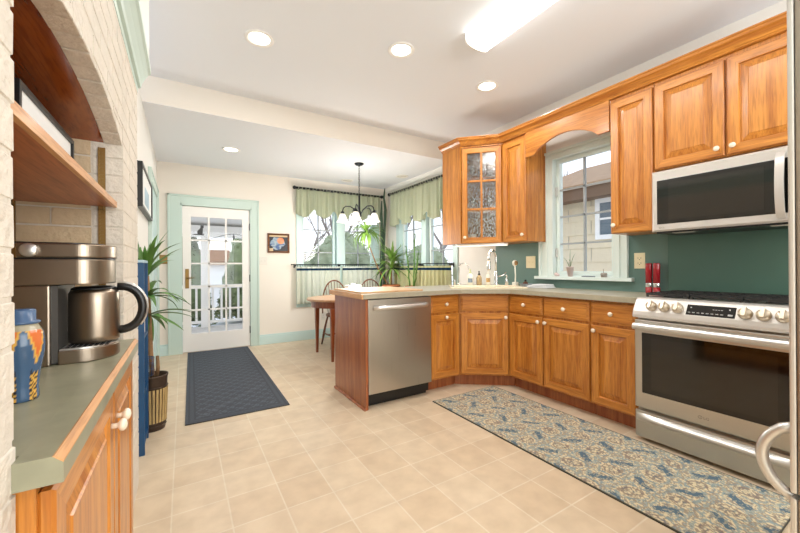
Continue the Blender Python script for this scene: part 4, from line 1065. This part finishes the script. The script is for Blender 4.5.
# blue bookcase past the brick
t = thing('bookcase', 'narrow blue painted bookcase just past the end of the brick', 'bookcase', (XL+.002, 2.625, 0))
BD, BW, BH_ = .080, .275, 1.165
for y in (0, BW-.018): MB().box(0, BD, y, y+.018, 0, BH_).build('side_panel', M['blue'], t, bevel=.001)
MB().box(0, .006, .0182, BW-.0182, .02, BH_-.02).build('back_panel', M['blue'], t)
for z in (.05, .36, .70): MB().box(.0065, BD-.002, .0182, BW-.0182, z, z+.016).build('shelf', M['blue'], t)
MB().box(0, BD, -.002, BW+.002, BH_+.0005, BH_+.017).build('top', M['blue_edge'], t, bevel=.002)
for i, (c, hh) in enumerate((('#B03468', .22), ('#E7E0D2', .2), ('#3C6E5A', .23), ('#C98A3A', .19), ('#6A4B7A', .21))):
    nm = ('pink', 'white', 'dark green', 'ochre', 'purple')[i]
    b = thing('book', '%s book standing on the upper shelf of the blue bookcase' % nm, 'book', (XL+.012, 2.648+i*.034, .7165), group='books in the blue bookcase')
    MB().box(0, .060, 0, .026, 0, hh).build('cover', mat(nm.replace(' ', '_')+'_cover', c, .5), b, bevel=.001); MB().box(.003, .0603, .003, .023, .004, hh-.0).build('pages', M['paper'], b)
t = thing('wire_basket', 'blue wire basket hooked on the far side of the blue bookcase', 'basket', (-.222, 2.956, .46))
def ring(r, z, n=18): return [(r*math.cos(2*PI*i/n), r*.75*math.sin(2*PI*i/n), z) for i in range(n)]
M['navywire'] = mat('navy_wire', '#24456A', .4)
MB().tube(ring(.048, .06), .003, 6, closed=True).build('rim', M['navywire'], t)
mb = MB()
for z in (-.06, -.02, .02): mb.tube(ring(.042, z, 14), .0018, 5, closed=True)
for i in range(10): a = 2*PI*i/10; mb.tube([(.048*math.cos(a), .036*math.sin(a), .06), (.040*math.cos(a), .030*math.sin(a), -.06)], .0018, 5)
mb.build('wires', M['navywire'], t); MB().tube([(0, -.036, .06), (0, -.045, .09), (0, -.0535, .07)], .003, 6).build('hook', M['navywire'], t)

# ------------------------------------------------------------------ plants
def blades(mb, c, n, L, w, seed, up=(.2, 1.2), droop=1.2, lean=(0, 0), az=(0, 2*PI), clamp=None, m=0):
    g = random.Random(seed)
    for i in range(n):
        a = az[0]+(az[1]-az[0])*((i+g.random()*.6)/n); e = g.uniform(*up); l = L*g.uniform(.7, 1.1); d = droop*g.uniform(.5, 1.2)
        K = 9; p = Vector(c); ang_ = e; vs = []; fs = []; hd = Vector((math.cos(a), math.sin(a), 0)); sd = Vector((-math.sin(a), math.cos(a), 0))
        for k in range(K+1):
            f = k/K; ww = w*(1-f**2.2)*(.55+.9*min(1, f*4))/1.45+.0006
            nrm_ = hd*(-math.sin(ang_))+Vector((0, 0, math.cos(ang_)))
            q = Vector(p)
            if clamp: q = clamp(q)
            vs += [q-sd*ww+nrm_*ww*.35, q, q+sd*ww+nrm_*ww*.35]
            p = p+(hd*math.cos(ang_)+Vector((0, 0, math.sin(ang_))))*(l/K); ang_ -= d/K
        for k in range(K): fs += [(k*3, k*3+1, k*3+4, k*3+3), (k*3+1, k*3+2, k*3+5, k*3+4)]
        mb.add([tuple(v) for v in vs], fs, m, True)
# yucca in the bucket
bx, by = -.188, 3.04
t = thing('planter_bucket', 'rusty metal bucket with wooden staves on the floor past the bookcase', 'bucket', (bx, by, 0))
MB().lathe([(1e-5, .0), (.072, .0), (.074, .012), (.088, .36), (.093, .372), (.093, .382), (.086, .382), (.078, .10)], (0, 0, 0), 40, cap=False).build('pail', M['bucket'], t)
mb = MB()
for i in range(26):
    a = 2*PI*i/26; mb.T = Matrix.Rotation(a, 4, 'Z') @ Matrix.Translation((.0745, 0, 0)) @ Matrix.Rotation(R(2.25), 4, 'Y'); mb.box(.0, .005, -.0066, .0066, .055, .29)
mb.build('staves', M['stave'], t); 
for z, r in ((.030, .077), (.055, .079), (.30, .088)): MB().tube([(r*math.cos(2*PI*i/36), r*math.sin(2*PI*i/36), z) for i in range(36)], .0045, 6, closed=True).build('hoop', M['bucket'], t)
MB().lathe([(1e-5, .335), (.084, .335)], (0, 0, 0), 24, cap=False).build('soil', M['soil'], t)
t = thing('yucca', 'spiky green yucca growing from the bucket beside the left wall', 'plant', (bx, by, .337))
mb = MB(); mb.tube([(0, 0, 0), (-.01, -.01, .2), (-.02, .0, .5), (-.03, .01, .74)], [.017, .015, .014, .013], 10); mb.tube([(.02, .03, 0), (.03, .02, .08), (.028, 0, .17)], [.013, .012, .010], 8); mb.build('cane', M['trunk'], t)
cl = lambda q: Vector((max(q.x, XL-bx+.012+.0005), max(q.y, -.125), q.z))
mb = MB()
for k, (z, s, up_, n_, dp) in enumerate(((.46, 21, (-.5, .5), 14, 1.0), (.59, 22, (.0, 1.0), 16, 1.3), (.74, 23, (.6, 1.45), 18, .9))):
    blades(mb, (-.03, 0.01, z), n_, .35, .022, s, up_, dp, clamp=cl)
mb.build('foliage', M['leaf'], t, thick=0)

# big pots in the window corner
t = thing('dracaena', 'tall green dracaena with leaning cane in the dining window corner', 'plant', (2.82, 4.86, 0))
MB().lathe([(1e-5, .0), (.10, .0), (.105, .01), (.135, .24), (.145, .24), (.145, .27), (.13, .27), (.11, .05)], (0, 0, .58), 28, cap=False).build('pot', M['terra'], t)
MB().lathe([(1e-5, .83), (.128, .83)], (0, 0, 0), 20, cap=False).build('soil', M['soil'], t)
st = MB(); st.box(-.20, .20, -.20, .20, .555, .578)
for sx_ in (-.17, .17):
    for sy_ in (-.17, .17): st.box(sx_-.015, sx_+.015, sy_-.015, sy_+.015, 0, .555)
st.build('plant_stand', M['chair'], t)
mb = MB(); mb.tube([(0, 0, .83), (.02, .03, 1.0), (.04, .03, 1.24)], [.014, .012, .010], 8)
mb.tube([(-.05, 0, .83), (-.10, .02, .93), (-.20, .02, 1.06), (-.30, .0, 1.25), (-.40, -.01, 1.48), (-.44, -.01, 1.66)], [.011, .010, .009, .009, .008, .008], 8)
mb.build('cane', M['trunk'], t)
mb = MB(); blades(mb, (.04, .03, 1.22), 48, .42, .019, 31, (.1, 1.45), 1.0, clamp=lambda q: Vector((min(q.x, .24), min(q.y, .50), q.z)))
blades(mb, (.03, .03, 1.10), 32, .50, .018, 32, (-.2, .9), 1.9, clamp=lambda q: Vector((min(q.x, .24), min(q.y, .50), q.z)))
blades(mb, (-.44, -.01, 1.66), 46, .38, .020, 33, (-.4, 1.2), 2.0, clamp=lambda q: Vector((q.x, min(q.y, .48), q.z)))
mb.build('foliage', M['leaf_lt'], t)
t = thing('column_cactus', 'very tall dark green column cactus standing in the window corner', 'plant', (2.89, 5.22, 0))
MB().lathe([(1e-5, .0), (.09, .0), (.115, .22), (.122, .22), (.122, .25), (.11, .25), (.09, .05)], (0, 0, 0), 24, cap=False).build('pot', M['terra'], t)
MB().lathe([(1e-5, .21), (.108, .21)], (0, 0, 0), 20, cap=False).build('soil', M['soil'], t)
def ribbed(mb, pts, r):
    mb.tube(pts, r, 10)
mb = MB(); ribbed(mb, [(0, 0, .2), (.01, 0, .8), (-.01, .0, 1.4), (.02, 0, 1.9), (.04, .01, 2.1), (.005, .0, 2.3), (.025, 0, 2.46)], [.026, .025, .024, .022, .024, .015, .008]); mb.build('stem', M['cactus'], t)
mb = MB(); ribbed(mb, [(-.06, -.02, .2), (-.07, -.02, .9), (-.05, -.02, 1.5), (-.055, -.02, 2.0), (-.045, -.02, 2.24)], [.024, .024, .026, .022, .010]); mb.build('stem', M['cactus'], t)
t = thing('twiggy_plant', 'thin upright succulent with knobbly stems in front of the side window', 'plant', (2.93, 4.42, 0))
MB().lathe([(1e-5, .0), (.08, .0), (.10, .2), (.106, .2), (.106, .225), (.095, .225), (.08, .03)], (0, 0, .62), 22, cap=False).build('pot', M['terra'], t)
MB().lathe([(1e-5, .82), (.093, .82)], (0, 0, 0), 18, cap=False).build('soil', M['soil'], t)
MB().box(-.15, .15, -.15, .15, 0, .618).build('plant_stand', M['chair'], t)
mb = MB(); g = random.Random(4)
for (x, y, dx, dy, h) in ((-.02, .03, -.03, .05, 1.42), (.02, 0, .02, -.02, 1.60), (.0, -.05, .01, -.12, 1.36)):
    pts = [(x+dx*k/8+g.uniform(-.008, .008), y+dy*k/8+g.uniform(-.008, .008), .82+(h-.82)*k/8) for k in range(9)]
    mb.tube(pts, [.011]*8+[.006], 7)
    for k in range(3, 9):
        for q in range(2):
            a = g.uniform(0, 6.28); p = pts[k]; mb.tube([p, (p[0]+.02*math.cos(a), p[1]+.02*math.sin(a), p[2]+.02), (p[0]+.032*math.cos(a), p[1]+.032*math.sin(a), p[2]+.028)], [.004, .006, .002], 5)
mb.build('stems', M['leaf'], t)

# ------------------------------------------------------------------ curtains
def drape(x0, x1, zt, zb, folds, amp, seed, nu=240, nv=16, off=0):
    """zb(u) bottom edge; folds deepen downwards"""
    g = random.Random(seed); ph = [g.uniform(0, 6.28) for _ in range(6)]
    def fn(u, v):
        x = x0+(x1-x0)*u; a = 2*PI*folds*u
        w = math.sin(a+ph[0]+.7*math.sin(a*.23+ph[1]))+.35*math.sin(a*2.1+ph[2])
        z = zt+(zb(u)-zt)*v
        return (x+.006*math.sin(a*.5+ph[3])*v, off+amp*w*(.45+.55*v), z)
    mb = MB(); mb.grid(fn, nu, nv); return mb
def rod(name, label, loc, rz, x0, x1, z, group=None, r=.011):
    t = thing(name, label, 'curtain rod', loc, rz)
    MB().tube([(x0, 0, z), (x1, 0, z)], r, 10).build('pole', M['darkmetal'], t)
    for x in (x0-.012, x1+.012): 
        mb = MB(); mb.sphere((x, 0, z), r*1.6, 10, 6); mb.build('finial', M['darkmetal'], t)
    for x in (x0+.05, (x0+x1)/2, x1-.05):
        mb = MB(); mb.box(x-.006, x+.006, .0, .082, z-.030, z-r-.0005); mb.box(x-.012, x+.012, .079, .0835, z-.05, z+.01); mb.build('bracket', M['darkmetal'], t)
    return t
YR = YF-.104          # rod plane far wall (local origin)
rod('curtain_rod', 'dark rod carrying the valance across the far wall window', (0, YR, 0), 0, 1.45, 2.93, 2.345, r=.018)
rod('curtain_rod', 'thin dark cafe rod across the middle of the far wall window', (0, YR, 0), 0, 1.40, 2.93, 1.175, r=.007)
XRr = XR-.104
rod('curtain_rod', 'dark rod carrying the valance over the side window near the oak cabinets', (XRr, 5.22, 0), -PI/2, .0, 1.60, 2.365, r=.018)
rod('curtain_rod', 'thin dark cafe rod across the side window near the oak cabinets', (XRr, 5.22, 0), -PI/2, .10, 1.62, 1.175, r=.007)
def scallop(base, depth, n): return lambda u: base-depth*abs(math.sin(PI*n*u+.5))**.8
def valance(label, loc, rz, x0, x1, zt, base, n, seed):
    t = thing('curtain_valance', label, 'curtain', loc, rz)
    drape(x0, x1, zt-.002, scallop(base, .13, n), 13, .034, seed, off=-.002).build('fabric', M['valance'], t, thick=.0012)
    mb = MB(); 
    k = 26
    for i in range(k):
        x = x0+(x1-x0)*(i+.5)/k; mb.tube([(x, .021*math.cos(a), zt+.012+.021*math.sin(a)) for a in [2*PI*j/10 for j in range(10)]], .004, 5, closed=True)
    mb.build('rod_loops', M['valance'], t)
    return t
valance('sage green scalloped valance across the far wall window', (0, YR, 0), 0, 1.47, 2.91, 2.332, 2.03, 4.5, 3)
valance('sage green scalloped valance over the side window by the oak cabinets', (XRr, 5.22, 0), -PI/2, .02, 1.58, 2.352, 1.93, 4.2, 8)
def cafe(label, loc, rz, x0, x1, mt, seed, zb=.575, folds=16):
    t = thing('cafe_curtain', label, 'curtain', loc, rz)
    drape(x0, x1, 1.145, lambda u: zb, folds, .028, seed).build('fabric', mt, t, thick=.0015)
    # navy band sewn along the top, just in front of the cloth
    drape(x0, x1, 1.146, lambda u: zb, folds, .028, seed)
    def band(seed):
        g = random.Random(seed); ph = [g.uniform(0, 6.28) for _ in range(6)]
        def fn(u, v):
            a = 2*PI*folds*u; w = math.sin(a+ph[0]+.7*math.sin(a*.23+ph[1]))+.35*math.sin(a*2.1+ph[2]); f = .05+.06*v
            return (x0+(x1-x0)*u+.006*math.sin(a*.5+ph[3])*f, -.004+.028*w*(.45+.55*f), 1.145+(zb-1.145)*f)
        return fn
    MB().grid(band(seed), 240, 2).build('navy_band', M['navy'], t)
    n = 18
    for i in range(n):
        x = x0+(x1-x0)*(i+.5)/n
        MB().tube([(x, .010*math.cos(a), 1.170+.018*math.sin(a)-.010) for a in [2*PI*j/10 for j in range(10)]], .0025, 5, closed=True).build('ring', M['navy'], t)
    return t
cafe('pale cafe curtain with navy band on the left half of the far window', (0, YR, 0), 0, 1.46, 2.16, M['cafe'], 5, folds=8)
cafe('pale cafe curtain with navy band on the right half of the far window', (0, YR, 0), 0, 2.20, 2.90, M['cafe'], 6, folds=8)
cafe('olive cafe curtain with navy band on the side window by the oak cabinets', (XRr, 5.22, 0), -PI/2, .14, 1.60, M['cafe2'], 7, folds=15)

# ------------------------------------------------------------------ dining table and chairs
TX, TY = 2.06, 4.30
t = thing('dining_table', 'oval wooden dining table with tapered square legs under the chandelier', 'table', (TX, TY, 0))
MB().prism([(.755*math.cos(2*PI*i/56), .52*math.sin(2*PI*i/56)) for i in range(56)], .715, .742).build('tabletop', M['table_top'], t, bevel=.006)
mb = MB()
mb.prism([(.70*math.cos(2*PI*i/56), .465*math.sin(2*PI*i/56)) for i in range(56)], .635, .7145); mb.build('apron', M['table'], t)
for sx_ in (-1, 1):
    for sy_ in (-1, 1):
        x, y = sx_*.545, sy_*.285; vs = []
        for z, w in ((0, .014), (.55, .026), (.6345, .028)): vs += [(x-w, y-w, z), (x+w, y-w, z), (x+w, y+w, z), (x-w, y+w, z)]
        fs = [(3, 2, 1, 0), (8, 9, 10, 11)]+[(q*4+k, q*4+(k+1) % 4, q*4+4+(k+1) % 4, q*4+4+k) for q in (0, 1) for k in range(4)]
        MB().add(vs, fs).build('leg', M['table'], t, bevel=.003)
t = thing('tissue_box', 'white box standing on the oval dining table', 'box', (1.97, 4.42, .7425))
MB().box(-.10, .10, -.06, .06, 0, .145).build('box', M['paper'], t, bevel=.004); MB().lathe([(.04, .1455), (.03, .165), (1e-5, .158)], (0, 0, 0), 10).build('tissue', M['towel'], t)
def windsor(label, x, y, rz):
    t = thing('windsor_chair', label, 'chair', (x, y, 0), rz)
    pts = []
    for i in range(28):
        a = 2*PI*i/28; pts.append((.205*math.cos(a)*(1 if math.sin(a) < 0 else .94), .20*math.sin(a)))
    MB().prism(pts, .425, .458).build('seat', M['chair'], t, bevel=.008)
    for sx_ in (-1, 1):
        for sy_ in (-1, 1):
            MB().tube([(sx_*.20, sy_*.195, 0), (sx_*.175, sy_*.165, .18), (sx_*.155, sy_*.145, .30), (sx_*.13, sy_*.12, .4245)], [.011, .018, .014, .013], 10).build('leg', M['chair'], t)
        MB().tube([(sx_*.178, -.168, .17), (sx_*.182, 0, .17), (sx_*.178, .168, .17)], [.008, .012, .008], 8).build('stretcher', M['chair'], t)
    MB().tube([(-.178, 0, .172), (0, 0, .172), (.178, 0, .172)], [.007, .011, .007], 8).build('stretcher', M['chair'], t)
    bow = []
    for i in range(25):
        a = PI*i/24; bow.append((-.200*math.cos(a), .150+.055*math.sin(a), .458+.475*math.sin(a)**.72))
    MB().tube(bow, .010, 8).build('bow', M['chair'], t)
    for i in range(7):
        x_ = -.135+.045*i; zt = .458+.475*max(.05, 1-(x_/.2)**2)**.36
        MB().tube([(x_*.85, .150, .457), (x_, .150+.055*((zt-.458)/.475), zt-.004)], [.006, .0045], 6).build('spindle', M['chair'], t)
    return t
windsor('windsor chair with bow back at the window side of the table, left one', 1.93, 4.83, 0)
windsor('windsor chair with bow back at the window side of the table, right one', 2.50, 4.86, R(-12))

# ------------------------------------------------------------------ chandelier and ceiling lights
cxx, cyy = 2.0, 4.28
t = thing('chandelier', 'dark five-arm chandelier with frosted bell shades over the dining table', 'chandelier', (cxx, cyy, ZL))
MB().lathe([(.062, -.0005), (.062, -.008), (.045, -.022), (.012, -.030), (.010, -.04)], (0, 0, 0), 24).build('canopy', M['darkmetal'], t)
mb = MB()
for i in range(13):
    z = -.055-i*.029; pl = [(.009*math.cos(a), 0, z+.018*math.sin(a)) if i % 2 else (0, .009*math.cos(a), z+.018*math.sin(a)) for a in [2*PI*k/10 for k in range(10)]]
    mb.tube(pl, .0028, 5, closed=True)
mb.build('chain', M['darkmetal'], t)
MB().lathe([(.006, -.42), (.013, -.43), (.013, -.62), (.020, -.64), (.030, -.66), (.030, -.70), (.016, -.72), (.020, -.75), (.008, -.78), (1e-5, -.785)], (0, 0, 0), 18).build('stem', M['darkmetal'], t)
for i in range(5):
    a = 2*PI*i/5+.3; ca, sa = math.cos(a), math.sin(a)
    prof_ = [(.02, -.68), (.06, -.615), (.12, -.575), (.18, -.575), (.21, -.60), (.222, -.645)]
    arm = MB().tube([(r*ca, r*sa, z) for r, z in prof_], .007, 8).build('arm', M['darkmetal'], t)
    MB().lathe([(.012, -.64), (.024, -.655), (.026, -.675)], (.222*ca, .222*sa, 0), 14).build('socket', M['darkmetal'], arm)
    MB().lathe([(.028, -.676), (.045, -.70), (.055, -.735), (.064, -.760), (.078, -.785), (.075, -.785), (.060, -.760), (.050, -.735), (.040, -.703), (.020, -.682)], (.222*ca, .222*sa, 0), 24, cap=False).build('shade', M['shade'], t)
pl = bpy.data.lights.new('chandelier_bulbs', 'POINT'); pl.energy = 48; pl.color = (1, .96, .9); pl.shadow_soft_size = .22
po = bpy.data.objects.new('chandelier_bulbs', pl); COL.objects.link(po); po.parent = t; po.location = (0, 0, -1.05)

def can(label, x, y, zc, watts, group='recessed ceiling lights', lit=True):
    t = thing('recessed_light', label, 'ceiling light', (x, y, zc), 0)
    MB().lathe([(.098, -.0005), (.098, -.005), (.090, -.009), (.074, -.006), (.070, -.0008)], (0, 0, 0), 36, cap=False).build('trim_ring', M['white'], t)
    MB().lathe([(1e-5, -.0012), (.072, -.0012)], (0, 0, 0), 28, cap=False).build('lamp', M['glow'] if lit else M['plate_w'], t)
    if lit:
        l = bpy.data.lights.new('can_light', 'AREA'); l.shape = 'DISK'; l.size = .13; l.energy = watts; l.color = (1, .98, .96)
        o = bpy.data.objects.new('can_light', l); COL.objects.link(o); o.parent = t; o.location = (0, 0, -.012)
    return t
can('lit recessed ceiling light nearest the brick wall in the kitchen', .46, 2.61, ZC, CAN_W)
can('lit recessed ceiling light in the middle of the kitchen ceiling', 1.38, 2.21, ZC, CAN_W)
can('lit recessed ceiling light nearest the kitchen window wall', 2.31, 2.26, ZC, CAN_W)
can('lit recessed ceiling light in the lower ceiling near the french door', .48, 4.52, ZL, CAN_W*.8)
can('unlit recessed ceiling light above the far wall window', 2.22, 5.20, ZL, 0, lit=False)
can('unlit recessed ceiling light in front of the side window valance', 2.84, 4.55, ZL, 0, lit=False)
for x, y, w in ((1.4, -.9, 'behind the viewer in mid room'), (.4, -1.0, 'behind the viewer on the brick side'), (2.4, -1.0, 'behind the refrigerator')):
    can('lit recessed ceiling light '+w, x, y, ZC, CAN_W)  # lamps out of view, added to lift the room's light level
t = thing('fluorescent_fixture', 'long lit fluorescent ceiling fixture with rounded white lens', 'ceiling light', (1.77, 1.22, ZC))
pr = [(-.105, 0)]+[(-.105*math.cos(PI*i/12), -.03-.050*math.sin(PI*i/12)**.7) for i in range(13)]+[(.105, 0)]
MB().prism(pr, -.60, .60, 'y').build('lens', M['tube'], t)
for y in (-.612, .6005): MB().prism([(x*1.04, z-.002 if z else z) for x, z in pr], y, y+.0115, 'y').build('end_cap', M['white'], t)
fl = bpy.data.lights.new('fluorescent_tubes', 'AREA'); fl.shape = 'RECTANGLE'; fl.size = .18; fl.size_y = 1.15; fl.energy = FLUOR_W; fl.color = (1, .97, .92)
fo = bpy.data.objects.new('fluorescent_tubes', fl); COL.objects.link(fo); fo.parent = t; fo.location = (0, 0, -.085)

# ------------------------------------------------------------------ outside
struct(MB().box(-30, 40, 5.64, 60, -.62, -.5).build('ground', M['snow'])); struct(MB().box(3.27, 40, -30, 5.64, -.62, -.5).build('ground.001', M['snow']))
t = thing('porch', 'white porch with railing and posts outside the french door', 'porch', (0, 5.64, 0), kind='structure')
MB().box(-1.4, 1.45, .0, 2.6, -.2, -.06).build('deck', M['deck'], t)
for x in (-1.3, .30, 1.38): MB().box(x-.0, x+.13, 2.42, 2.55, -.06, 1.90).build('post', M['white'], t, bevel=.004)
MB().box(-1.5, 1.55, 2.38, 2.58, 1.76, 1.98).build('beam', M['white'], t)
MB().prism([(0, 2.62), (2.62, 1.985), (2.62, 2.06), (0, 2.70)], -1.55, 1.6, 'x').build('roof', M['white'], t)
for (a, b) in ((-1.17, .30), (.43, 1.38)):
    MB().box(a, b, 2.44, 2.52, .72, .79).build('top_rail', M['white'], t); MB().box(a, b, 2.45, 2.51, .02, .07).build('bottom_rail', M['white'], t)
    n = int((b-a)/.15)
    for i in range(n): x = a+(b-a)*(i+.5)/n; MB().box(x-.02, x+.02, 2.46, 2.50, .0702, .7198).build('baluster', M['white'], t)
t = thing('string_lights', 'dark string of hanging sockets under the porch roof outside the door', 'lights', (0, 7.2, 0))
pts = [(-1.2+.1*i, 0, 1.70+.06*math.cos(i*.63)) for i in range(26)]
MB().tube(pts, .006, 5).build('wire', M['black'], t)
for i in (4, 9, 13, 16, 20): MB().lathe([(.008, 0), (.012, -.03), (.02, -.06), (.012, -.09)], (pts[i][0], 0, pts[i][2]-.005), 8).build('socket', M['black'], t)

def foliage(mb, c, rx, rz_, n, s, seed, cone=False):
    g = random.Random(seed)
    for _ in range(n):
        while True:
            x, y, z = g.uniform(-1, 1), g.uniform(-1, 1), g.uniform(-1, 1)
            if cone:
                if math.hypot(x, y) < (1-z)/2: break
            elif x*x+y*y+z*z < 1: break
        p = Vector((c[0]+x*rx, c[1]+y*rx, c[2]+z*rz_)); q = s*g.uniform(.5, 1.3)
        m_ = Matrix.Rotation(g.uniform(0, 6.28), 3, 'Z') @ Matrix.Rotation(g.uniform(-1.2, 1.2), 3, 'X')
        a, b = m_ @ Vector((q, 0, 0)), m_ @ Vector((0, q*.6, 0)); n_ = m_ @ Vector((0, 0, q*.25))
        mb.add([p-a, p-b+n_, p+a, p+b+n_], [(0, 1, 2, 3)], 0)
def evergreen(label, x, y, r, h, seed, mt, n=1500, cone=True, s=.10):
    t = thing('evergreen_tree', label, 'tree', (x, y, -.5))
    MB().tube([(0, 0, 0), (0, 0, h*.85)], [.10, .03], 8).build('trunk', M['bark'], t)
    def core(u, v):
        a = 2*PI*u; f = max(.02, min(1, v))
        rr = r*.86*((1-v)**.8*min(1, v*9+.15) if cone else math.sin(PI*max(.02, min(.98, v)))**.6)
        q = mnoise.noise(Vector((math.cos(a)*2.2+seed, math.sin(a)*2.2, v*h*1.6)))+.5*mnoise.noise(Vector((math.cos(a)*6+seed, math.sin(a)*6, v*h*5)))
        rr *= 1+.30*q
        return (rr*math.cos(a), rr*math.sin(a), h*(.04+.94*v)+.12*q)
    mb = MB(); mb.grid(core, 48, 40); foliage(mb, (0, 0, h*.52), r, h*.48, n, s, seed, cone); mb.build('foliage', mt, t)
evergreen('dark evergreen tree beyond the porch railing, left of the white post', -.1, 10.4, .85, 4.4, 1, M['hedge'], n=9000, s=.06)
evergreen('evergreen tree beyond the porch railing, right of the white post', 1.72, 11.5, 1.0, 4.2, 2, M['hedge2'], n=9000, s=.06)
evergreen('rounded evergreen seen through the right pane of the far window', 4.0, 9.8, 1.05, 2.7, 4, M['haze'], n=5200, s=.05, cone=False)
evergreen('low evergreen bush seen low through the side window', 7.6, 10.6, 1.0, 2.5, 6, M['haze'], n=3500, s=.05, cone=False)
def bare(label, x, y, h, seed):
    g = random.Random(seed); t = thing('bare_tree', label, 'tree', (x, y, -.5)); mb = MB()
    def br(p, d, l, r, k):
        q = p+d*l; mb.tube([p, p.lerp(q, .5)+Vector((g.uniform(-.05, .05)*l, g.uniform(-.05, .05)*l, 0)), q], [r, r*.85, r*.65], 5)
        if k == 0: return
        for _ in range(3 if k > 1 else 4):
            e = (d+Vector((g.uniform(-.8, .8), g.uniform(-.8, .8), g.uniform(-.1, .6)))).normalized(); br(p.lerp(q, g.uniform(.55, 1)), e, l*g.uniform(.5, .75), r*.5, k-1)
    br(Vector((0, 0, 0)), Vector((0, 0, 1)), h*.38, h*.020, 4); mb.build('branches', M['bark'], t)
bare('bare winter tree seen through the left pane of the far window', 4.3, 14.5, 6.0, 1)
bare('bare winter tree seen through the right pane of the far window', 6.4, 16.0, 7.0, 2)
bare('bare winter tree seen through the left half of the side window', 7.6, 12.8, 6.5, 3)
bare('bare winter tree seen through the right half of the side window', 12.0, 15.2, 7.5, 4)
bare('bare tree standing behind the neighbouring house roof', 13.0, 8.6, 8.0, 5)
bare('bare tree far behind the porch at the left of the door view', -.6, 17, 7.0, 6)
t = thing('garden_shed', 'small white shed with brown roof beyond the porch railing', 'shed', (.55, 15.0, -.5))
MB().box(-.9, .9, 0, 1.6, 0, 1.75).build('walls', M['white'], t); MB().prism([(-.2, 1.75), (1.8, 1.75), (1.8, 1.85), (.8, 2.35), (-.2, 1.9)], -1.05, 1.05, 'x').build('roof', mat('shed_shingles', '#8A5A30', .9, var=.15), t)
# neighbouring house
t = thing('neighbour_house', 'cream sided neighbouring house with brown roof seen through the kitchen window', 'house', (7.2, 0, -.5))
mb = MB()
z = 0; k = 0
while z < 3.0:
    z1 = min(z+.285, 3.02); mb.prism([(-.022, z), (0, z1), (.1, z1), (.1, z)], -3, 5.6, 'y'); z = z1
# prism 'y' takes (x, z)
mb.box(.1, 5, -3, 5.6, 0, 3.02); mb.build('siding', M['siding'], t)
M['joint'] = mat('siding_gap', '#B9B2A2', .9)
mb = MB(); z = 0; k = 0
while z < 2.9:
    for y in range(-3, 6): yy = y+(.5 if k % 2 else 0)+.13; mb.box(-.024, -.012, yy, yy+.008, z+.01, z+.28)
    z += .285; k += 1
mb.build('siding_joints', M['joint'], t)
MB().box(-.42, 0.0, -3.2, 5.8, 2.98, 3.04).build('soffit', M['eave'], t); MB().box(-.46, -.421, -3.2, 5.8, 2.96, 3.20).build('fascia', M['eave'], t)
MB().prism([(-.50, 3.17), (2.6, 4.30), (5.6, 3.2), (5.6, 3.3), (2.6, 4.42), (-.50, 3.25)], -3.3, 5.9, 'y').build('roof', M['roof'], t)
mb = MB()
for a, b, c, d in ((3.22, 3.31, 2.16, 2.98), (3.94, 4.03, 2.16, 2.98), (3.31, 3.94, 2.16, 2.25), (3.31, 3.94, 2.89, 2.98)): mb.box(-.06, -.0225, a, b, c, d)
for z in (2.57,): mb.box(-.05, -.0225, 3.31, 3.94, z-.02, z+.02)
wf = mb.build('window_frame', M['white'], t); MB().box(-.035, -.0226, 3.31, 3.94, 2.25, 2.89).build('glass_pane', M['shade_glass'], wf)
